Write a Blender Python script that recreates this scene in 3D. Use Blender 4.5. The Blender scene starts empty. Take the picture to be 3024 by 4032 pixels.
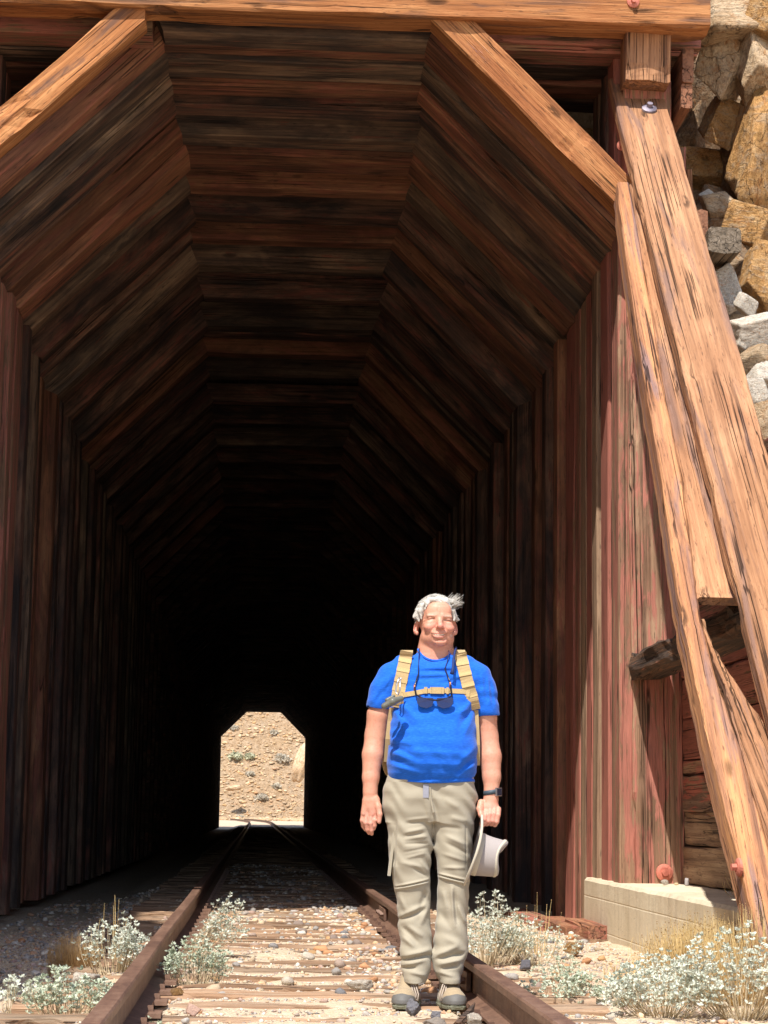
import bpy, math, random
import numpy as np
from mathutils import Vector, Matrix, noise as mnoise

scene = bpy.context.scene
COL = scene.collection
R = math.radians

# ------------------------------------------------------------------ camera
cam_d = bpy.data.cameras.new("camera")
cam = bpy.data.objects.new("camera", cam_d)
COL.objects.link(cam)
r_ = Vector((0.99807366, -0.06048213, 0.01381596))
u_ = Vector((-0.0223781, -0.14326628, 0.98943115))
f_ = Vector((0.05786354, 0.98783434, 0.14434378))
cam.matrix_world = Matrix(((r_.x, u_.x, -f_.x, -0.252), (r_.y, u_.y, -f_.y, 0.0),
                           (r_.z, u_.z, -f_.z, 0.83), (0, 0, 0, 1)))
cam_d.sensor_fit = 'VERTICAL'
cam_d.sensor_height = 36.0
cam_d.lens = 8150 / 4032 * 36
cam_d.clip_start = 0.1
cam_d.clip_end = 2000
scene.camera = cam

# ------------------------------------------------------------------ light
SUN_DIR = Vector((0.376, 0.926, 0)).normalized()      # where the light travels, seen from above
SUN_EL = R(57.5)
world = bpy.data.worlds.new("World")
scene.world = world
world.use_nodes = True
wn = world.node_tree.nodes
sky = wn.new("ShaderNodeTexSky")
sky.sky_type = 'NISHITA'
sky.sun_disc = False
sky.sun_elevation = SUN_EL
sky.sun_rotation = math.atan2(-SUN_DIR.x, -SUN_DIR.y)
wn["Background"].inputs[1].default_value = 0.15
world.node_tree.links.new(sky.outputs[0], wn["Background"].inputs[0])
sun_d = bpy.data.lights.new("sun", 'SUN')
sun_d.energy = 4.7
sun_d.angle = R(0.53)
sun_d.color = (1.0, 0.95, 0.87)
sun = bpy.data.objects.new("sun", sun_d)
COL.objects.link(sun)
sd = Vector((SUN_DIR.x * math.cos(SUN_EL), SUN_DIR.y * math.cos(SUN_EL), -math.sin(SUN_EL)))
sun.rotation_euler = sd.to_track_quat('-Z', 'Y').to_euler()
sun.location = (-5, -10, 20)
scene.view_settings.view_transform = 'Standard'
scene.view_settings.look = 'None'
scene.view_settings.gamma = 1
scene.view_settings.use_curve_mapping = False
scene.view_settings.exposure = 0.62
scene.cycles.max_bounces = 8
scene.cycles.diffuse_bounces = 8


# ------------------------------------------------------------------ helpers
def wmat(o):
    m = o.matrix_basis.copy()
    if o.parent:
        m = wmat(o.parent) @ o.matrix_parent_inverse @ m
    return m


def attach(o, parent):
    o.parent = parent
    o.matrix_parent_inverse = wmat(parent).inverted()


def tag(o, label=None, cat=None, group=None, kind=None):
    if label: o['label'] = label
    if cat: o['category'] = cat
    if group: o['group'] = group
    if kind: o['kind'] = kind
    return o


def thing(name, label, cat, loc=(0, 0, 0), group=None):
    o = bpy.data.objects.new(name, None)
    COL.objects.link(o)
    o.location = loc
    o.empty_display_size = .1
    return tag(o, label, cat, group)


def mk_mesh(name, V, Fc, mat=None, smooth=False, col=None):
    me = bpy.data.meshes.new(name)
    V = np.asarray(V, dtype=np.float32)
    if isinstance(Fc, np.ndarray) and Fc.ndim == 2:
        nf, k = Fc.shape
        me.vertices.add(len(V))
        me.vertices.foreach_set('co', V.ravel())
        me.loops.add(nf * k)
        me.loops.foreach_set('vertex_index', Fc.astype(np.int32).ravel())
        me.polygons.add(nf)
        me.polygons.foreach_set('loop_start', np.arange(0, nf * k, k, dtype=np.int32))
        me.polygons.foreach_set('loop_total', np.full(nf, k, dtype=np.int32))
        me.update(calc_edges=True)
        me.validate()
    else:
        me.from_pydata([tuple(map(float, v)) for v in V], [], [tuple(map(int, f)) for f in Fc])
    if smooth:
        me.polygons.foreach_set('use_smooth', np.ones(len(me.polygons), dtype=bool))
    if col is not None:
        a = me.color_attributes.new('Col', 'FLOAT_COLOR', 'POINT')
        c = np.ones((len(V), 4), dtype=np.float32)
        c[:, :3] = col
        a.data.foreach_set('color', c.ravel())
    if mat: me.materials.append(mat)
    me.update()
    return me


def obj(name, me, parent=None, loc=None, mat_world=None):
    o = bpy.data.objects.new(name, me)
    COL.objects.link(o)
    if mat_world is not None: o.matrix_basis = mat_world
    elif loc is not None: o.location = loc
    if parent: attach(o, parent)
    return o


class MB:
    """collects boxes, tubes and free faces into ONE mesh object"""
    def __init__(s): s.v = []; s.f = []; s.n = 0
    def raw(s, V, Fc):
        s.v.append(np.asarray(V, float)); s.f += [tuple(i + s.n for i in q) for q in Fc]; s.n += len(V)
    def box(s, c, hx, hy, hz, rot=None):
        V = np.array([(x * hx, y * hy, z * hz) for x in (-1, 1) for y in (-1, 1) for z in (-1, 1)], float)
        if rot is not None: V = V @ np.array(rot.to_3x3().transposed())
        s.raw(V + np.array(c), [(0, 1, 3, 2), (4, 6, 7, 5), (0, 4, 5, 1), (2, 3, 7, 6), (0, 2, 6, 4), (1, 5, 7, 3)])
    def tube(s, P, r, n=8, cap=True):
        P = [Vector(p) for p in P]
        rs = r if hasattr(r, '__len__') else [r] * len(P)
        V = []; Fc = []
        prev = None
        for i, p in enumerate(P):
            t = (P[min(i + 1, len(P) - 1)] - P[max(i - 1, 0)])
            t = t.normalized() if t.length > 1e-9 else Vector((0, 0, 1))
            a = prev - t * prev.dot(t) if prev else (Vector((1, 0, 0)) if abs(t.x) < .8 else Vector((0, 1, 0)))
            a = (a - t * a.dot(t)).normalized(); prev = a
            b = t.cross(a)
            for k in range(n):
                q = 2 * math.pi * k / n
                V.append(p + (a * math.cos(q) + b * math.sin(q)) * rs[i])
        for i in range(len(P) - 1):
            for k in range(n):
                Fc.append((i * n + k, i * n + (k + 1) % n, (i + 1) * n + (k + 1) % n, (i + 1) * n + k))
        if cap:
            Fc.append(tuple(range(n))[::-1]); Fc.append(tuple((len(P) - 1) * n + k for k in range(n)))
        s.raw([tuple(v) for v in V], Fc)
    def build(s, name, mat, parent=None, smooth=False, **kw):
        o = obj(name, mk_mesh(name, np.concatenate(s.v), s.f, mat, smooth), parent)
        return tag(o, **kw) if kw else o


# ------------------------------------------------------------------ materials
class NT:
    def __init__(s, name):
        s.m = bpy.data.materials.new(name); s.m.use_nodes = True
        s.t = s.m.node_tree; s.b = s.t.nodes['Principled BSDF']
    def n(s, typ, ins=None, **props):
        nd = s.t.nodes.new('ShaderNode' + typ)
        for k, v in props.items(): setattr(nd, k, v)
        for k, v in (ins or {}).items():
            if isinstance(v, bpy.types.NodeSocket): s.t.links.new(v, nd.inputs[k])
            else: nd.inputs[k].default_value = v
        return nd
    def link(s, a, k): s.t.links.new(a, s.b.inputs[k])
    def coord(s, rnd=True):
        tc = s.n('TexCoord').outputs['Object']
        if not rnd: return tc
        oi = s.n('ObjectInfo').outputs['Random']
        cx = s.n('CombineXYZ', {0: s.mul(oi, 37.), 1: s.mul(oi, 91.), 2: s.mul(oi, 53.)}).outputs[0]
        return s.n('VectorMath', {0: tc, 1: cx}, operation='ADD').outputs[0]
    def math(s, op, a, b=0.0, c=None, clamp=False):
        ins = {0: a, 1: b}
        if c is not None: ins[2] = c
        return s.n('Math', ins, operation=op, use_clamp=clamp).outputs[0]
    def mul(s, a, b): return s.math('MULTIPLY', a, b)
    def scale(s, vec, sc):
        return s.n('Mapping', {'Vector': vec, 'Scale': sc}).outputs[0]
    def noise(s, vec, sc, det=4, rough=.6, dist=0.):
        return s.n('TexNoise', {'Vector': vec, 'Scale': sc, 'Detail': det, 'Roughness': rough, 'Distortion': dist}).outputs['Fac']
    def ramp(s, fac, stops, interp='LINEAR'):
        nd = s.n('ValToRGB', {0: fac}); cr = nd.color_ramp; cr.interpolation = interp
        while len(cr.elements) < len(stops): cr.elements.new(.5)
        for e, (p, c) in zip(cr.elements, stops):
            e.position = p; e.color = (*c, 1) if hasattr(c, '__len__') else (c, c, c, 1)
        return nd.outputs[0]
    def mix(s, fac, a, b, mode='MIX'):
        nd = s.n('Mix', data_type='RGBA', blend_type=mode)
        for k, v in ((0, fac), (6, a), (7, b)):
            if isinstance(v, bpy.types.NodeSocket): s.t.links.new(v, nd.inputs[k])
            else: nd.inputs[k].default_value = (*v, 1) if hasattr(v, '__len__') else v
        return nd.outputs[2]
    def bump(s, h, dist=.01, st=1., prev=None):
        ins = {'Height': h, 'Distance': dist, 'Strength': st}
        if prev is not None: ins['Normal'] = prev
        return s.n('Bump', ins).outputs[0]
    def done(s, color=None, rough=.85, bump=None, spec=.2):
        if color is not None:
            if isinstance(color, bpy.types.NodeSocket): s.link(color, 'Base Color')
            else: s.b.inputs['Base Color'].default_value = (*color, 1)
        if isinstance(rough, bpy.types.NodeSocket): s.link(rough, 'Roughness')
        else: s.b.inputs['Roughness'].default_value = rough
        s.b.inputs['Specular IOR Level'].default_value = spec
        if bump is not None: s.link(bump, 'Normal')
        return s.m


def wood(name, light, mid, dark, paint=None, amount=.5, paint2=None, soot=0., gap=(.35, .65), bd=.012, stain=None, tone=.35):
    """timber whose grain runs along the object's own X axis"""
    t = NT(name)
    v = t.coord()
    fib = t.noise(t.scale(v, (1.1, 42, 42)), 1., 6, .62)              # fine fibres
    ring = t.noise(t.scale(v, (.35, 11, 11)), 1., 5, .6, .4)          # broad streaks
    fine = t.noise(t.scale(v, (5, 150, 150)), 1., 3, .6)
    blot = t.noise(t.scale(v, (.9, 2.6, 2.6)), 1., 5, .6, .6)
    wav = t.math('ADD', t.mul(fib, .5), t.mul(ring, .5))
    col = t.ramp(wav, [(.33, dark), (.47, mid), (.6, light)])
    col = t.mix(t.ramp(blot, [(.38, 0.), (.68, .75)]), col, t.mix(.55, col, mid, 'MULTIPLY'))
    if stain:
        st = t.noise(t.scale(v, (.45, 4.5, 4.5)), 1.7, 5, .6, .8)
        col = t.mix(t.ramp(st, [(.52, 0.), (.63, .8)]), col, stain)
    h = t.math('ADD', t.mul(fib, .7), t.mul(fine, .3))
    fleck = t.ramp(t.noise(t.scale(v, (9, 60, 60)), 1., 3, .6), [(.60, 0.), (.68, .7)])
    col = t.mix(fleck, col, dark)
    if paint:
        pn = t.noise(t.scale(v, (1.5, 7, 7)), 1.3, 8, .68, .5)
        pf = t.math('ADD', t.mul(pn, .62), t.mul(fib, .38))
        lo = .62 - .26 * amount
        pm = t.ramp(pf, [(lo, 0.), (lo + .045, 1.)])
        pc = t.mix(t.ramp(blot, [(.35, 0.), (.65, 1.)]), paint, paint2 or paint)
        pc = t.mix(t.ramp(fine, [(.3, .4), (.6, 0.)]), pc, dark)
        col = t.mix(pm, col, pc)
    if soot:
        big = t.noise(t.scale(v, (.55, 1.3, 1.3)), 1.0, 4, .6, 1.2)
        col = t.mix(t.ramp(big, [(.42, .72), (.56, 0.)]), col, t.mix(1., col, (.38, .38, .44), 'MULTIPLY'))
    # drying checks: long thin dark cracks
    ck = t.noise(t.scale(v, (.11, 14, 14)), 1.2, 3, .5, .1)
    ck = t.math('ABSOLUTE', t.math('SUBTRACT', ck, .5))
    ckm = t.ramp(ck, [(.004, 1.), (.018, 0.)])
    br = t.noise(t.scale(v, (.8, 2, 2)), 1.1, 3)
    ckm = t.mul(ckm, t.ramp(br, [(.47, 0.), (.55, 1.)]))
    # knots
    vo = t.n('TexVoronoi', {'Vector': t.scale(v, (1.25, 4.2, 4.2)), 'Scale': 1.0}, feature='F1').outputs['Distance']
    kn = t.ramp(vo, [(.03, 1.), (.085, .75), (.13, 0.)])
    kb = t.noise(t.scale(v, (3, 9, 9)), 2., 3)
    kn = t.mul(kn, t.ramp(kb, [(.35, 0.), (.45, 1.)]))
    dk = tuple(c * .22 for c in dark)
    col = t.mix(t.mul(kn, .8), col, dk)
    col = t.mix(t.mul(ckm, .85), col, dk)
    if soot:
        sn = t.noise(t.scale(v, (.8, 3.5, 3.5)), 1.2, 5, .65, 1.0)
        col = t.mix(t.mul(t.ramp(sn, [(.36, 0.), (.62, 1.)]), soot), col, (.035, .034, .036))
    oi = t.n('ObjectInfo').outputs['Random']
    tv = t.math('ADD', t.mul(oi, tone), 1 - tone * .5)
    hsv = t.n('HueSaturation', {'Value': tv, 'Color': col}).outputs[0]
    hh = t.math('SUBTRACT', h, t.math('ADD', t.mul(ckm, .9), t.mul(kn, .35)))
    if paint: hh = t.math('ADD', hh, t.mul(pm, .12))
    return t.done(hsv, .82, t.bump(hh, bd, .9), .18)


M = {}
M['beam'] = wood('sunlit bare timber', (.62, .30, .125), (.44, .185, .07), (.13, .058, .03), stain=(.12, .07, .055), bd=.014)
M['brace'] = wood('grooved brace timber', (.60, .29, .12), (.42, .175, .07), (.11, .05, .028), bd=.022, paint=(.62, .30, .24), amount=.03)
M['rake'] = wood('pale weathered rake timber', (.54, .29, .155), (.37, .19, .10), (.13, .065, .04), stain=(.21, .125, .10), bd=.016, tone=.15)
M['rake2'] = wood('orange streaked rake timber', (.60, .305, .14), (.40, .195, .105), (.15, .078, .055), stain=(.21, .14, .14), bd=.02, tone=.1)
M['redpost'] = wood('red painted weathered timber', (.44, .285, .18), (.28, .165, .105), (.10, .058, .04), paint=(.47, .185, .135), paint2=(.38, .145, .108), amount=.56, bd=.013)
M['redheavy'] = wood('thick red painted timber', (.36, .22, .13), (.22, .12, .07), (.08, .045, .03), paint=(.47, .175, .128), paint2=(.39, .14, .105), amount=.85, bd=.010)
M['grey'] = wood('grey brown weathered timber', (.42, .29, .19), (.27, .17, .11), (.09, .055, .042), paint=(.40, .13, .09), amount=.08, bd=.015)
M['pad_plank'] = wood('wing wall plank', (.33, .22, .15), (.20, .12, .085), (.06, .04, .03), paint=(.38, .12, .085), amount=.42, bd=.012)
M['lining'] = wood('sooty red lining timber', (.42, .25, .17), (.27, .15, .105), (.075, .05, .04), paint=(.40, .15, .105), amount=.40, soot=.85, bd=.012, tone=.5)
M['lagging'] = wood('shade darkened boards', (.12, .085, .065), (.075, .05, .04), (.03, .022, .02), soot=.8, bd=.01)  # boards coloured near black to stand for the shade behind the sets
M['lining2'] = wood('brown sooty lining timber', (.43, .30, .20), (.27, .175, .12), (.085, .06, .048), paint=(.42, .17, .11), amount=.22, soot=.75, bd=.012, tone=.5)
M['liningred'] = wood('reddish orange rib timber', (.52, .27, .15), (.37, .17, .095), (.12, .062, .04), paint=(.44, .165, .105), amount=.45, soot=.4, bd=.012)
M['tie'] = wood('old sleeper timber', (.46, .31, .20), (.30, .185, .115), (.10, .062, .043), bd=.016, tone=.4, stain=(.32, .24, .17))
M['char'] = wood('charred timber', (.20, .105, .06), (.085, .06, .048), (.03, .024, .02), paint=(.50, .2, .14), amount=.16, bd=.03)
M['endgrain'] = wood('cracked end grain', (.34, .17, .10), (.26, .12, .07), (.11, .06, .04), bd=.012)
M['endgrey'] = wood('grey cracked end grain', (.26, .21, .16), (.16, .125, .09), (.06, .05, .04), bd=.02)


def stone_mat(name, attr=True, base=(.4, .3, .2), sc=30., bd=.006):
    t = NT(name)
    v = t.coord(not attr)
    n1 = t.noise(v, sc, 6, .65)
    n2 = t.noise(v, sc * .15, 5, .6)
    if attr: base = t.n('VertexColor', layer_name='Col').outputs[0]
    c = t.mix(t.ramp(n1, [(.35, .55), (.6, 0.)]), base, t.mix(1., base, (.5, .45, .42), 'MULTIPLY'))
    c = t.mix(t.ramp(n2, [(.4, 0.), (.65, .35)]), c, t.mix(1., c, (1.3, 1.15, 1.0), 'MULTIPLY'))
    return t.done(c, .92, t.bump(t.math('ADD', t.mul(n1, .6), n2), bd, .8), .15)


M['stone'] = stone_mat('gravel stone')


def cliff_mat(name, cA, cB, cC, sc=1.5, bd=.09):
    t = NT(name)
    v = t.coord()
    n0 = t.noise(v, sc, 6, .62, .8)
    ly = t.noise(t.scale(v, (1.2, 1.2, 4.5)), sc * 1.2, 6, .65, .6)
    n1 = t.noise(v, sc * 9, 7, .7)
    ni = t.noise(v, sc * 2.3, 5, .6, 1.2)
    c = t.ramp(n0, [(.32, cA), (.5, cB), (.68, cC)])
    c = t.mix(t.ramp(ly, [(.5, 0.), (.62, .55)]), c, (.42, .33, .235))
    c = t.mix(t.ramp(ni, [(.56, 0.), (.66, .6)]), c, (.46, .20, .065))
    c = t.mix(t.ramp(n1, [(.36, .6), (.52, 0.)]), c, t.mix(1., c, (.42, .34, .28), 'MULTIPLY'))
    wv = t.n('VectorMath', {0: v, 1: t.n('TexNoise', {'Vector': v, 'Scale': sc * 1.5, 'Detail': 4.}).outputs['Color']}, operation='ADD').outputs[0]
    ve = t.n('TexVoronoi', {'Vector': t.scale(wv, (1, 1, 1.5)), 'Scale': sc * .7}, feature='DISTANCE_TO_EDGE').outputs['Distance']
    cr = t.ramp(ve, [(.0, 1.), (.016, 0.)])
    c = t.mix(t.mul(cr, .3), c, (.07, .045, .03))
    h = t.math('ADD', t.mul(n1, .45), t.math('ADD', t.mul(ly, .6), t.math('SUBTRACT', t.mul(n0, .5), t.mul(cr, .5))))
    return t.done(c, .9, t.bump(h, bd, .9), .15)


M['ochre'] = cliff_mat('ochre sandstone', (.34, .19, .07), (.56, .31, .12), (.66, .44, .22))
M['tan'] = cliff_mat('tan rock', (.46, .31, .18), (.62, .44, .27), (.72, .56, .38), 1.2)
M['white'] = cliff_mat('pale rock', (.50, .46, .40), (.66, .60, .51), (.72, .66, .56), 3., .02)
for nd in M['white'].node_tree.nodes:
    pass
M['brownrock'] = cliff_mat('brown rock', (.20, .13, .085), (.33, .20, .11), (.42, .30, .18), 2.)


def plain(name, col, rough=.6, metal=0., bump_sc=None, bd=.002, var=.25):
    t = NT(name)
    c = col
    v = t.coord()
    n1 = t.noise(v, bump_sc or 40., 5, .6)
    c = t.mix(t.ramp(n1, [(.35, var), (.6, 0.)]), col, tuple(x * .55 for x in col))
    m = t.done(c, rough, t.bump(n1, bd, .6), .3)
    t.b.inputs['Metallic'].default_value = metal
    return m


def rust(name, a, b, c, metal=.2, rough=.7, bd=.004):
    t = NT(name)
    v = t.coord(False)
    n1 = t.noise(t.scale(v, (1, 1, 1)), 14., 8, .7)
    n2 = t.noise(t.scale(v, (6, .6, 6)), 2., 6, .65)
    col = t.ramp(t.math('ADD', t.mul(n1, .5), t.mul(n2, .5)), [(.38, a), (.5, b), (.62, c)])
    m = t.done(col, rough, t.bump(n1, bd, .6), .35)
    t.b.inputs['Metallic'].default_value = metal
    return m


M['rail'] = rust('rusty rail steel', (.10, .055, .04), (.17, .095, .065), (.24, .145, .10), .1, .55)
M['railtop'] = rust('polished rail head with glint tint', (.34, .23, .15), (.44, .31, .21), (.52, .38, .27), .75, .07, .00005)
M['bolt_red'] = rust('red painted bolt', (.32, .09, .06), (.50, .16, .11), (.56, .2, .14), .0)
M['bolt_steel'] = rust('grey steel bolt', (.14, .12, .15), (.24, .21, .26), (.36, .33, .38), .3, .6)


def ground_mat():
    t = NT('sand and gravel ground')
    v = t.coord(False)
    n0 = t.noise(v, .8, 5, .6)
    n1 = t.noise(v, 18., 7, .7)
    n2 = t.noise(v, 70., 4, .6)
    vo = t.n('TexVoronoi', {'Vector': v, 'Scale': 55.}, feature='F1')
    peb = t.ramp(t.n('SeparateColor', {0: vo.outputs['Color']}).outputs[0],
                 [(.0, (.34, .30, .27)), (.3, (.50, .38, .26)), (.55, (.58, .48, .35)), (.75, (.54, .37, .23)), (1., (.66, .60, .51))])
    sand = t.ramp(n1, [(.3, (.42, .31, .20)), (.5, (.60, .47, .32)), (.7, (.68, .56, .41))])
    c = t.mix(t.ramp(n2, [(.4, .15), (.62, .75)]), sand, peb)
    c = t.mix(t.ramp(n0, [(.4, 0.), (.7, .3)]), c, (.42, .36, .30))
    h = t.math('ADD', t.mul(n1, .6), t.math('SUBTRACT', t.mul(n2, .3), t.mul(vo.outputs['Distance'], .5)))
    return t.done(c, .95, t.bump(h, .02, .8), .1)


M['ground'] = ground_mat()


def hill_mat():
    t = NT('desert hillside')
    v = t.coord(False)
    n0 = t.noise(v, .35, 6, .65)
    n1 = t.noise(v, 2.2, 7, .75)
    vo = t.n('TexVoronoi', {'Vector': v, 'Scale': 1.6}, feature='F1').outputs['Distance']
    c = t.ramp(n1, [(.32, (.27, .17, .095)), (.48, (.42, .28, .16)), (.62, (.54, .39, .25))])
    c = t.mix(t.ramp(n0, [(.4, 0.), (.65, .5)]), c, (.47, .36, .25))
    return t.done(c, .95, t.bump(t.math('SUBTRACT', n1, t.mul(vo, .6)), .5, 1.), .1)


M['hill'] = hill_mat()


def concrete():
    t = NT('old board marked concrete')
    v = t.coord(False)
    n0 = t.noise(v, 1.6, 6, .65, .5)
    n1 = t.noise(v, 26., 6, .65)
    sx = t.noise(t.scale(v, (6, 6, .8)), 1.5, 4)
    c = t.ramp(n0, [(.3, (.50, .42, .29)), (.5, (.63, .54, .40)), (.7, (.70, .62, .47))])
    c = t.mix(t.ramp(sx, [(.5, 0.), (.7, .35)]), c, (.33, .27, .20))
    pit = t.ramp(t.noise(v, 45., 2), [(.27, 1.), (.33, 0.)])
    c = t.mix(pit, c, (.2, .16, .12))
    z = t.n('SeparateXYZ', {0: v}).outputs[2]
    ln = t.ramp(t.math('ABSOLUTE', t.math('SUBTRACT', t.math('FRACT', t.mul(t.math('ADD', z, 1.09), 4.2)), .5)), [(0., 1.), (.03, 0.)])
    h = t.math('SUBTRACT', t.math('ADD', t.mul(n1, .4), t.mul(n0, .3)), t.math('ADD', t.mul(pit, .6), t.mul(ln, .35)))
    return t.done(c, .9, t.bump(h, .01, .9), .15)


M['concrete'] = concrete()


# ------------------------------------------------------------------ timber builder
def timber_mesh(L, w, h, mat, seed=0, seg=10, wear=.006, mA=0., mB=0., bev=.012, bow=0., ragA=0., ragB=0.):
    """box along +X, length L, width w (Y), height h (Z); mA/mB mitre the ends in the XZ plane"""
    rng = random.Random(seed)
    hw, hh = w / 2, h / 2
    b = min(bev, hw * .4, hh * .4)
    prof = [(-hw + b, -hh), (0, -hh), (hw - b, -hh), (hw, -hh + b), (hw, 0), (hw, hh - b), (hw - b, hh), (0, hh), (-hw + b, hh), (-hw, hh - b), (-hw, 0), (-hw, -hh + b)]
    n = len(prof)
    V = []; Fc = []
    off = [rng.uniform(0, 50) for _ in range(n)]
    for i in range(seg + 1):
        t = i / seg
        for k, (y, z) in enumerate(prof):
            q = mnoise.noise((t * L * 2.1 + off[k], off[k] * .7, seed * .37)) * wear
            q2 = mnoise.noise((t * L * 2.1 + off[k], off[k] * .7 + 9, seed * .37)) * wear
            corner = k in (0, 2, 3, 5, 6, 8, 9, 11)
            chip = max(0., mnoise.noise((t * L * 3.3, (k // 3) * 7.7, seed * 1.3)) - .28) * wear * 7 if corner else 0
            yy = y * (1 - chip / max(hw, .01)) + q
            zz = z * (1 - chip / max(hh, .01)) + q2 + bow * math.sin(math.pi * t)
            x = t * L
            if i == 0: x += mA * zz + (rng.uniform(0, ragA) if ragA else 0)
            if i == seg: x += mB * zz - (rng.uniform(0, ragB) if ragB else 0)
            V.append((x, yy, zz))
    for i in range(seg):
        for k in range(n):
            Fc.append((i * n + k, (i + 1) * n + k, (i + 1) * n + (k + 1) % n, i * n + (k + 1) % n))
    Fc.append(tuple(range(n))); Fc.append(tuple(seg * n + k for k in range(n))[::-1])
    return mk_mesh('timber', V, Fc, mat)


def frame_mat(A, B, up):
    A, B, up = Vector(A), Vector(B), Vector(up)
    x = (B - A).normalized()
    z = (up - x * up.dot(x)).normalized()
    y = z.cross(x)
    return Matrix(((x.x, y.x, z.x, A.x), (x.y, y.y, z.y, A.y), (x.z, y.z, z.z, A.z), (0, 0, 0, 1))), (B - A).length


def timber(name, A, B, w, h, mat, parent, up=(0, 0, 1), **kw):
    m, L = frame_mat(A, B, up)
    me = timber_mesh(L, w, h, M[mat] if isinstance(mat, str) else mat, **kw)
    return obj(name, me, parent, mat_world=m)


rng = random.Random(7)
sd_ = [100]


def S():
    sd_[0] += 1
    return sd_[0]


# ================================================================== GROUND
def fbm(x, y, sc, seed=0., oct=3):
    a = 0
    for o in range(oct):
        a += mnoise.noise((x * sc * 2 ** o + seed, y * sc * 2 ** o - seed, seed * .3)) / 2 ** o
    return a


def gz(x, y):
    """ground height"""
    z = -.018
    if y < 160:
        if x < -.95: z -= min(1, (-.95 - x) / .12) * .035
        if x < -1.35: z -= min(1, (-1.35 - x) / .5) * .13
        if abs(abs(x) - .755) < .12: z -= .03
        if x > 1.45 and y < 22: z -= min(1, (x - 1.45) / .5) * .05
        if x > 1.45 and y < 11: z += min(1, (x - 1.45) / 1.5) * .10
    z += fbm(x, y, 1.1, 3.) * .020 + (mnoise.noise((x * 4.5, y * 4.5, 8.)) * .012 if 5 < y < 30 else 0)
    return z


def axis(parts):
    out = []
    for a, b, st in parts: out += list(np.arange(a, b, st))
    return np.array(out + [parts[-1][1]])


xs = axis([(-400, -40, 40), (-40, -6, 3), (-6, -3, .3), (-3, 3.2, .06), (3.2, 6, .3), (6, 40, 3), (40, 400, 40)])
ys = axis([(-300, -20, 30), (-20, 6, 2), (6, 20, .06), (20, 40, .4), (40, 140, 4), (140, 320, 12), (320, 900, 60)])
Vg = [(x, y, gz(x, y) + (mnoise.noise((x * 7, y * 7, 0)) * .012 if 6 < y < 20 else 0)) for y in ys for x in xs]
nx = len(xs)
ii, jj = np.meshgrid(np.arange(len(ys) - 1), np.arange(nx - 1), indexing='ij')
q = (ii * nx + jj).ravel()
Fg = np.stack([q, q + 1, q + nx + 1, q + nx], 1)
ground = obj('ground', mk_mesh('ground', Vg, Fg, M['ground'], True))
tag(ground, kind='structure')

# ---- stones: unit rock shapes
PAL = np.array([(.20, .20, .21), (.28, .27, .27), (.38, .36, .34), (.50, .40, .28), (.58, .46, .31), (.52, .33, .17),
                (.62, .56, .47), (.70, .66, .58), (.40, .27, .23), (.46, .36, .30), (.30, .24, .21), (.56, .30, .16)])


def ico(sub):
    import bmesh
    bm = bmesh.new(); bmesh.ops.create_icosphere(bm, subdivisions=sub, radius=1.0)
    V = np.array([v.co[:] for v in bm.verts]); Fc = np.array([[v.index for v in f.verts] for f in bm.faces])
    bm.free(); return V, Fc


def rock_shape(seed, sub=3, planes=16, rough=.04, flat=(1, 1, 1), layers=0., dr=(.48, .92), blocky=False):
    r = np.random.RandomState(seed)
    V, Fc = ico(sub)
    N = r.normal(size=(planes, 3)); N /= np.linalg.norm(N, axis=1)[:, None]
    d = r.uniform(dr[0], dr[1], planes)
    if blocky:                       # fractured block: three joint directions plus broken corners
        q, _ = np.linalg.qr(np.eye(3) + r.normal(size=(3, 3)) * .28)
        N6 = np.concatenate([q.T, -q.T]) + r.normal(size=(6, 3)) * .13
        N6 /= np.linalg.norm(N6, axis=1)[:, None]
        N = np.concatenate([N6, N[:6]]); d = np.concatenate([r.uniform(.52, .74, 6), r.uniform(.74, .92, 6)])
    dots = V @ N.T
    rad = np.min(np.where(dots > .05, d / np.maximum(dots, .05), 9), axis=1)
    rad = np.minimum(rad, 1.12)
    P = V * rad[:, None]
    if rough:
        k = r.uniform(0, 50, 3)
        for i in range(len(P)):
            n = mnoise.noise(Vector(P[i] * 2.3 + k)) + .5 * mnoise.noise(Vector(P[i] * 5.1 + k)) + .3 * mnoise.noise(Vector(P[i] * 11 + k))
            if layers: n += layers * (abs(((P[i][2] * 3.1 + P[i][0] * 1.2 + n * .6) % 1) - .5) - .25)
            P[i] *= 1 + rough * n
    return P * np.array(flat), Fc


def scatter(n, region, size, shapes, zoff=.15, seed=1, zfun=gz, tint=1., avoid=None):
    """many stones in one vertex/face/colour set"""
    r = np.random.RandomState(seed)
    Vs, Fs, Cs = [], [], []
    cnt = 0
    for i in range(n):
        x = r.uniform(region[0], region[1]); y = r.uniform(region[2], region[3])
        if avoid and avoid(x, y): continue
        s = size[0] * (size[1] / size[0]) ** (r.uniform() ** 1.6)
        V, Fc = shapes[r.randint(len(shapes))]
        a = r.uniform(0, 6.28); ca, sa = math.cos(a), math.sin(a)
        P = V * s * np.array((r.uniform(.8, 1.3), r.uniform(.8, 1.2), r.uniform(.55, .9)))
        P = np.stack([P[:, 0] * ca - P[:, 1] * sa, P[:, 0] * sa + P[:, 1] * ca, P[:, 2]], 1)
        P += (x, y, zfun(x, y) + s * zoff)
        Vs.append(P); Fs.append(Fc + cnt); cnt += len(P)
        c = (PAL[r.randint(len(PAL))] * .8 + .2 * np.array((.62, .55, .45))) * r.uniform(.8, 1.15) * tint
        Cs.append(np.repeat(c[None], len(P), 0))
    return np.concatenate(Vs), np.concatenate(Fs), np.concatenate(Cs)


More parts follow.
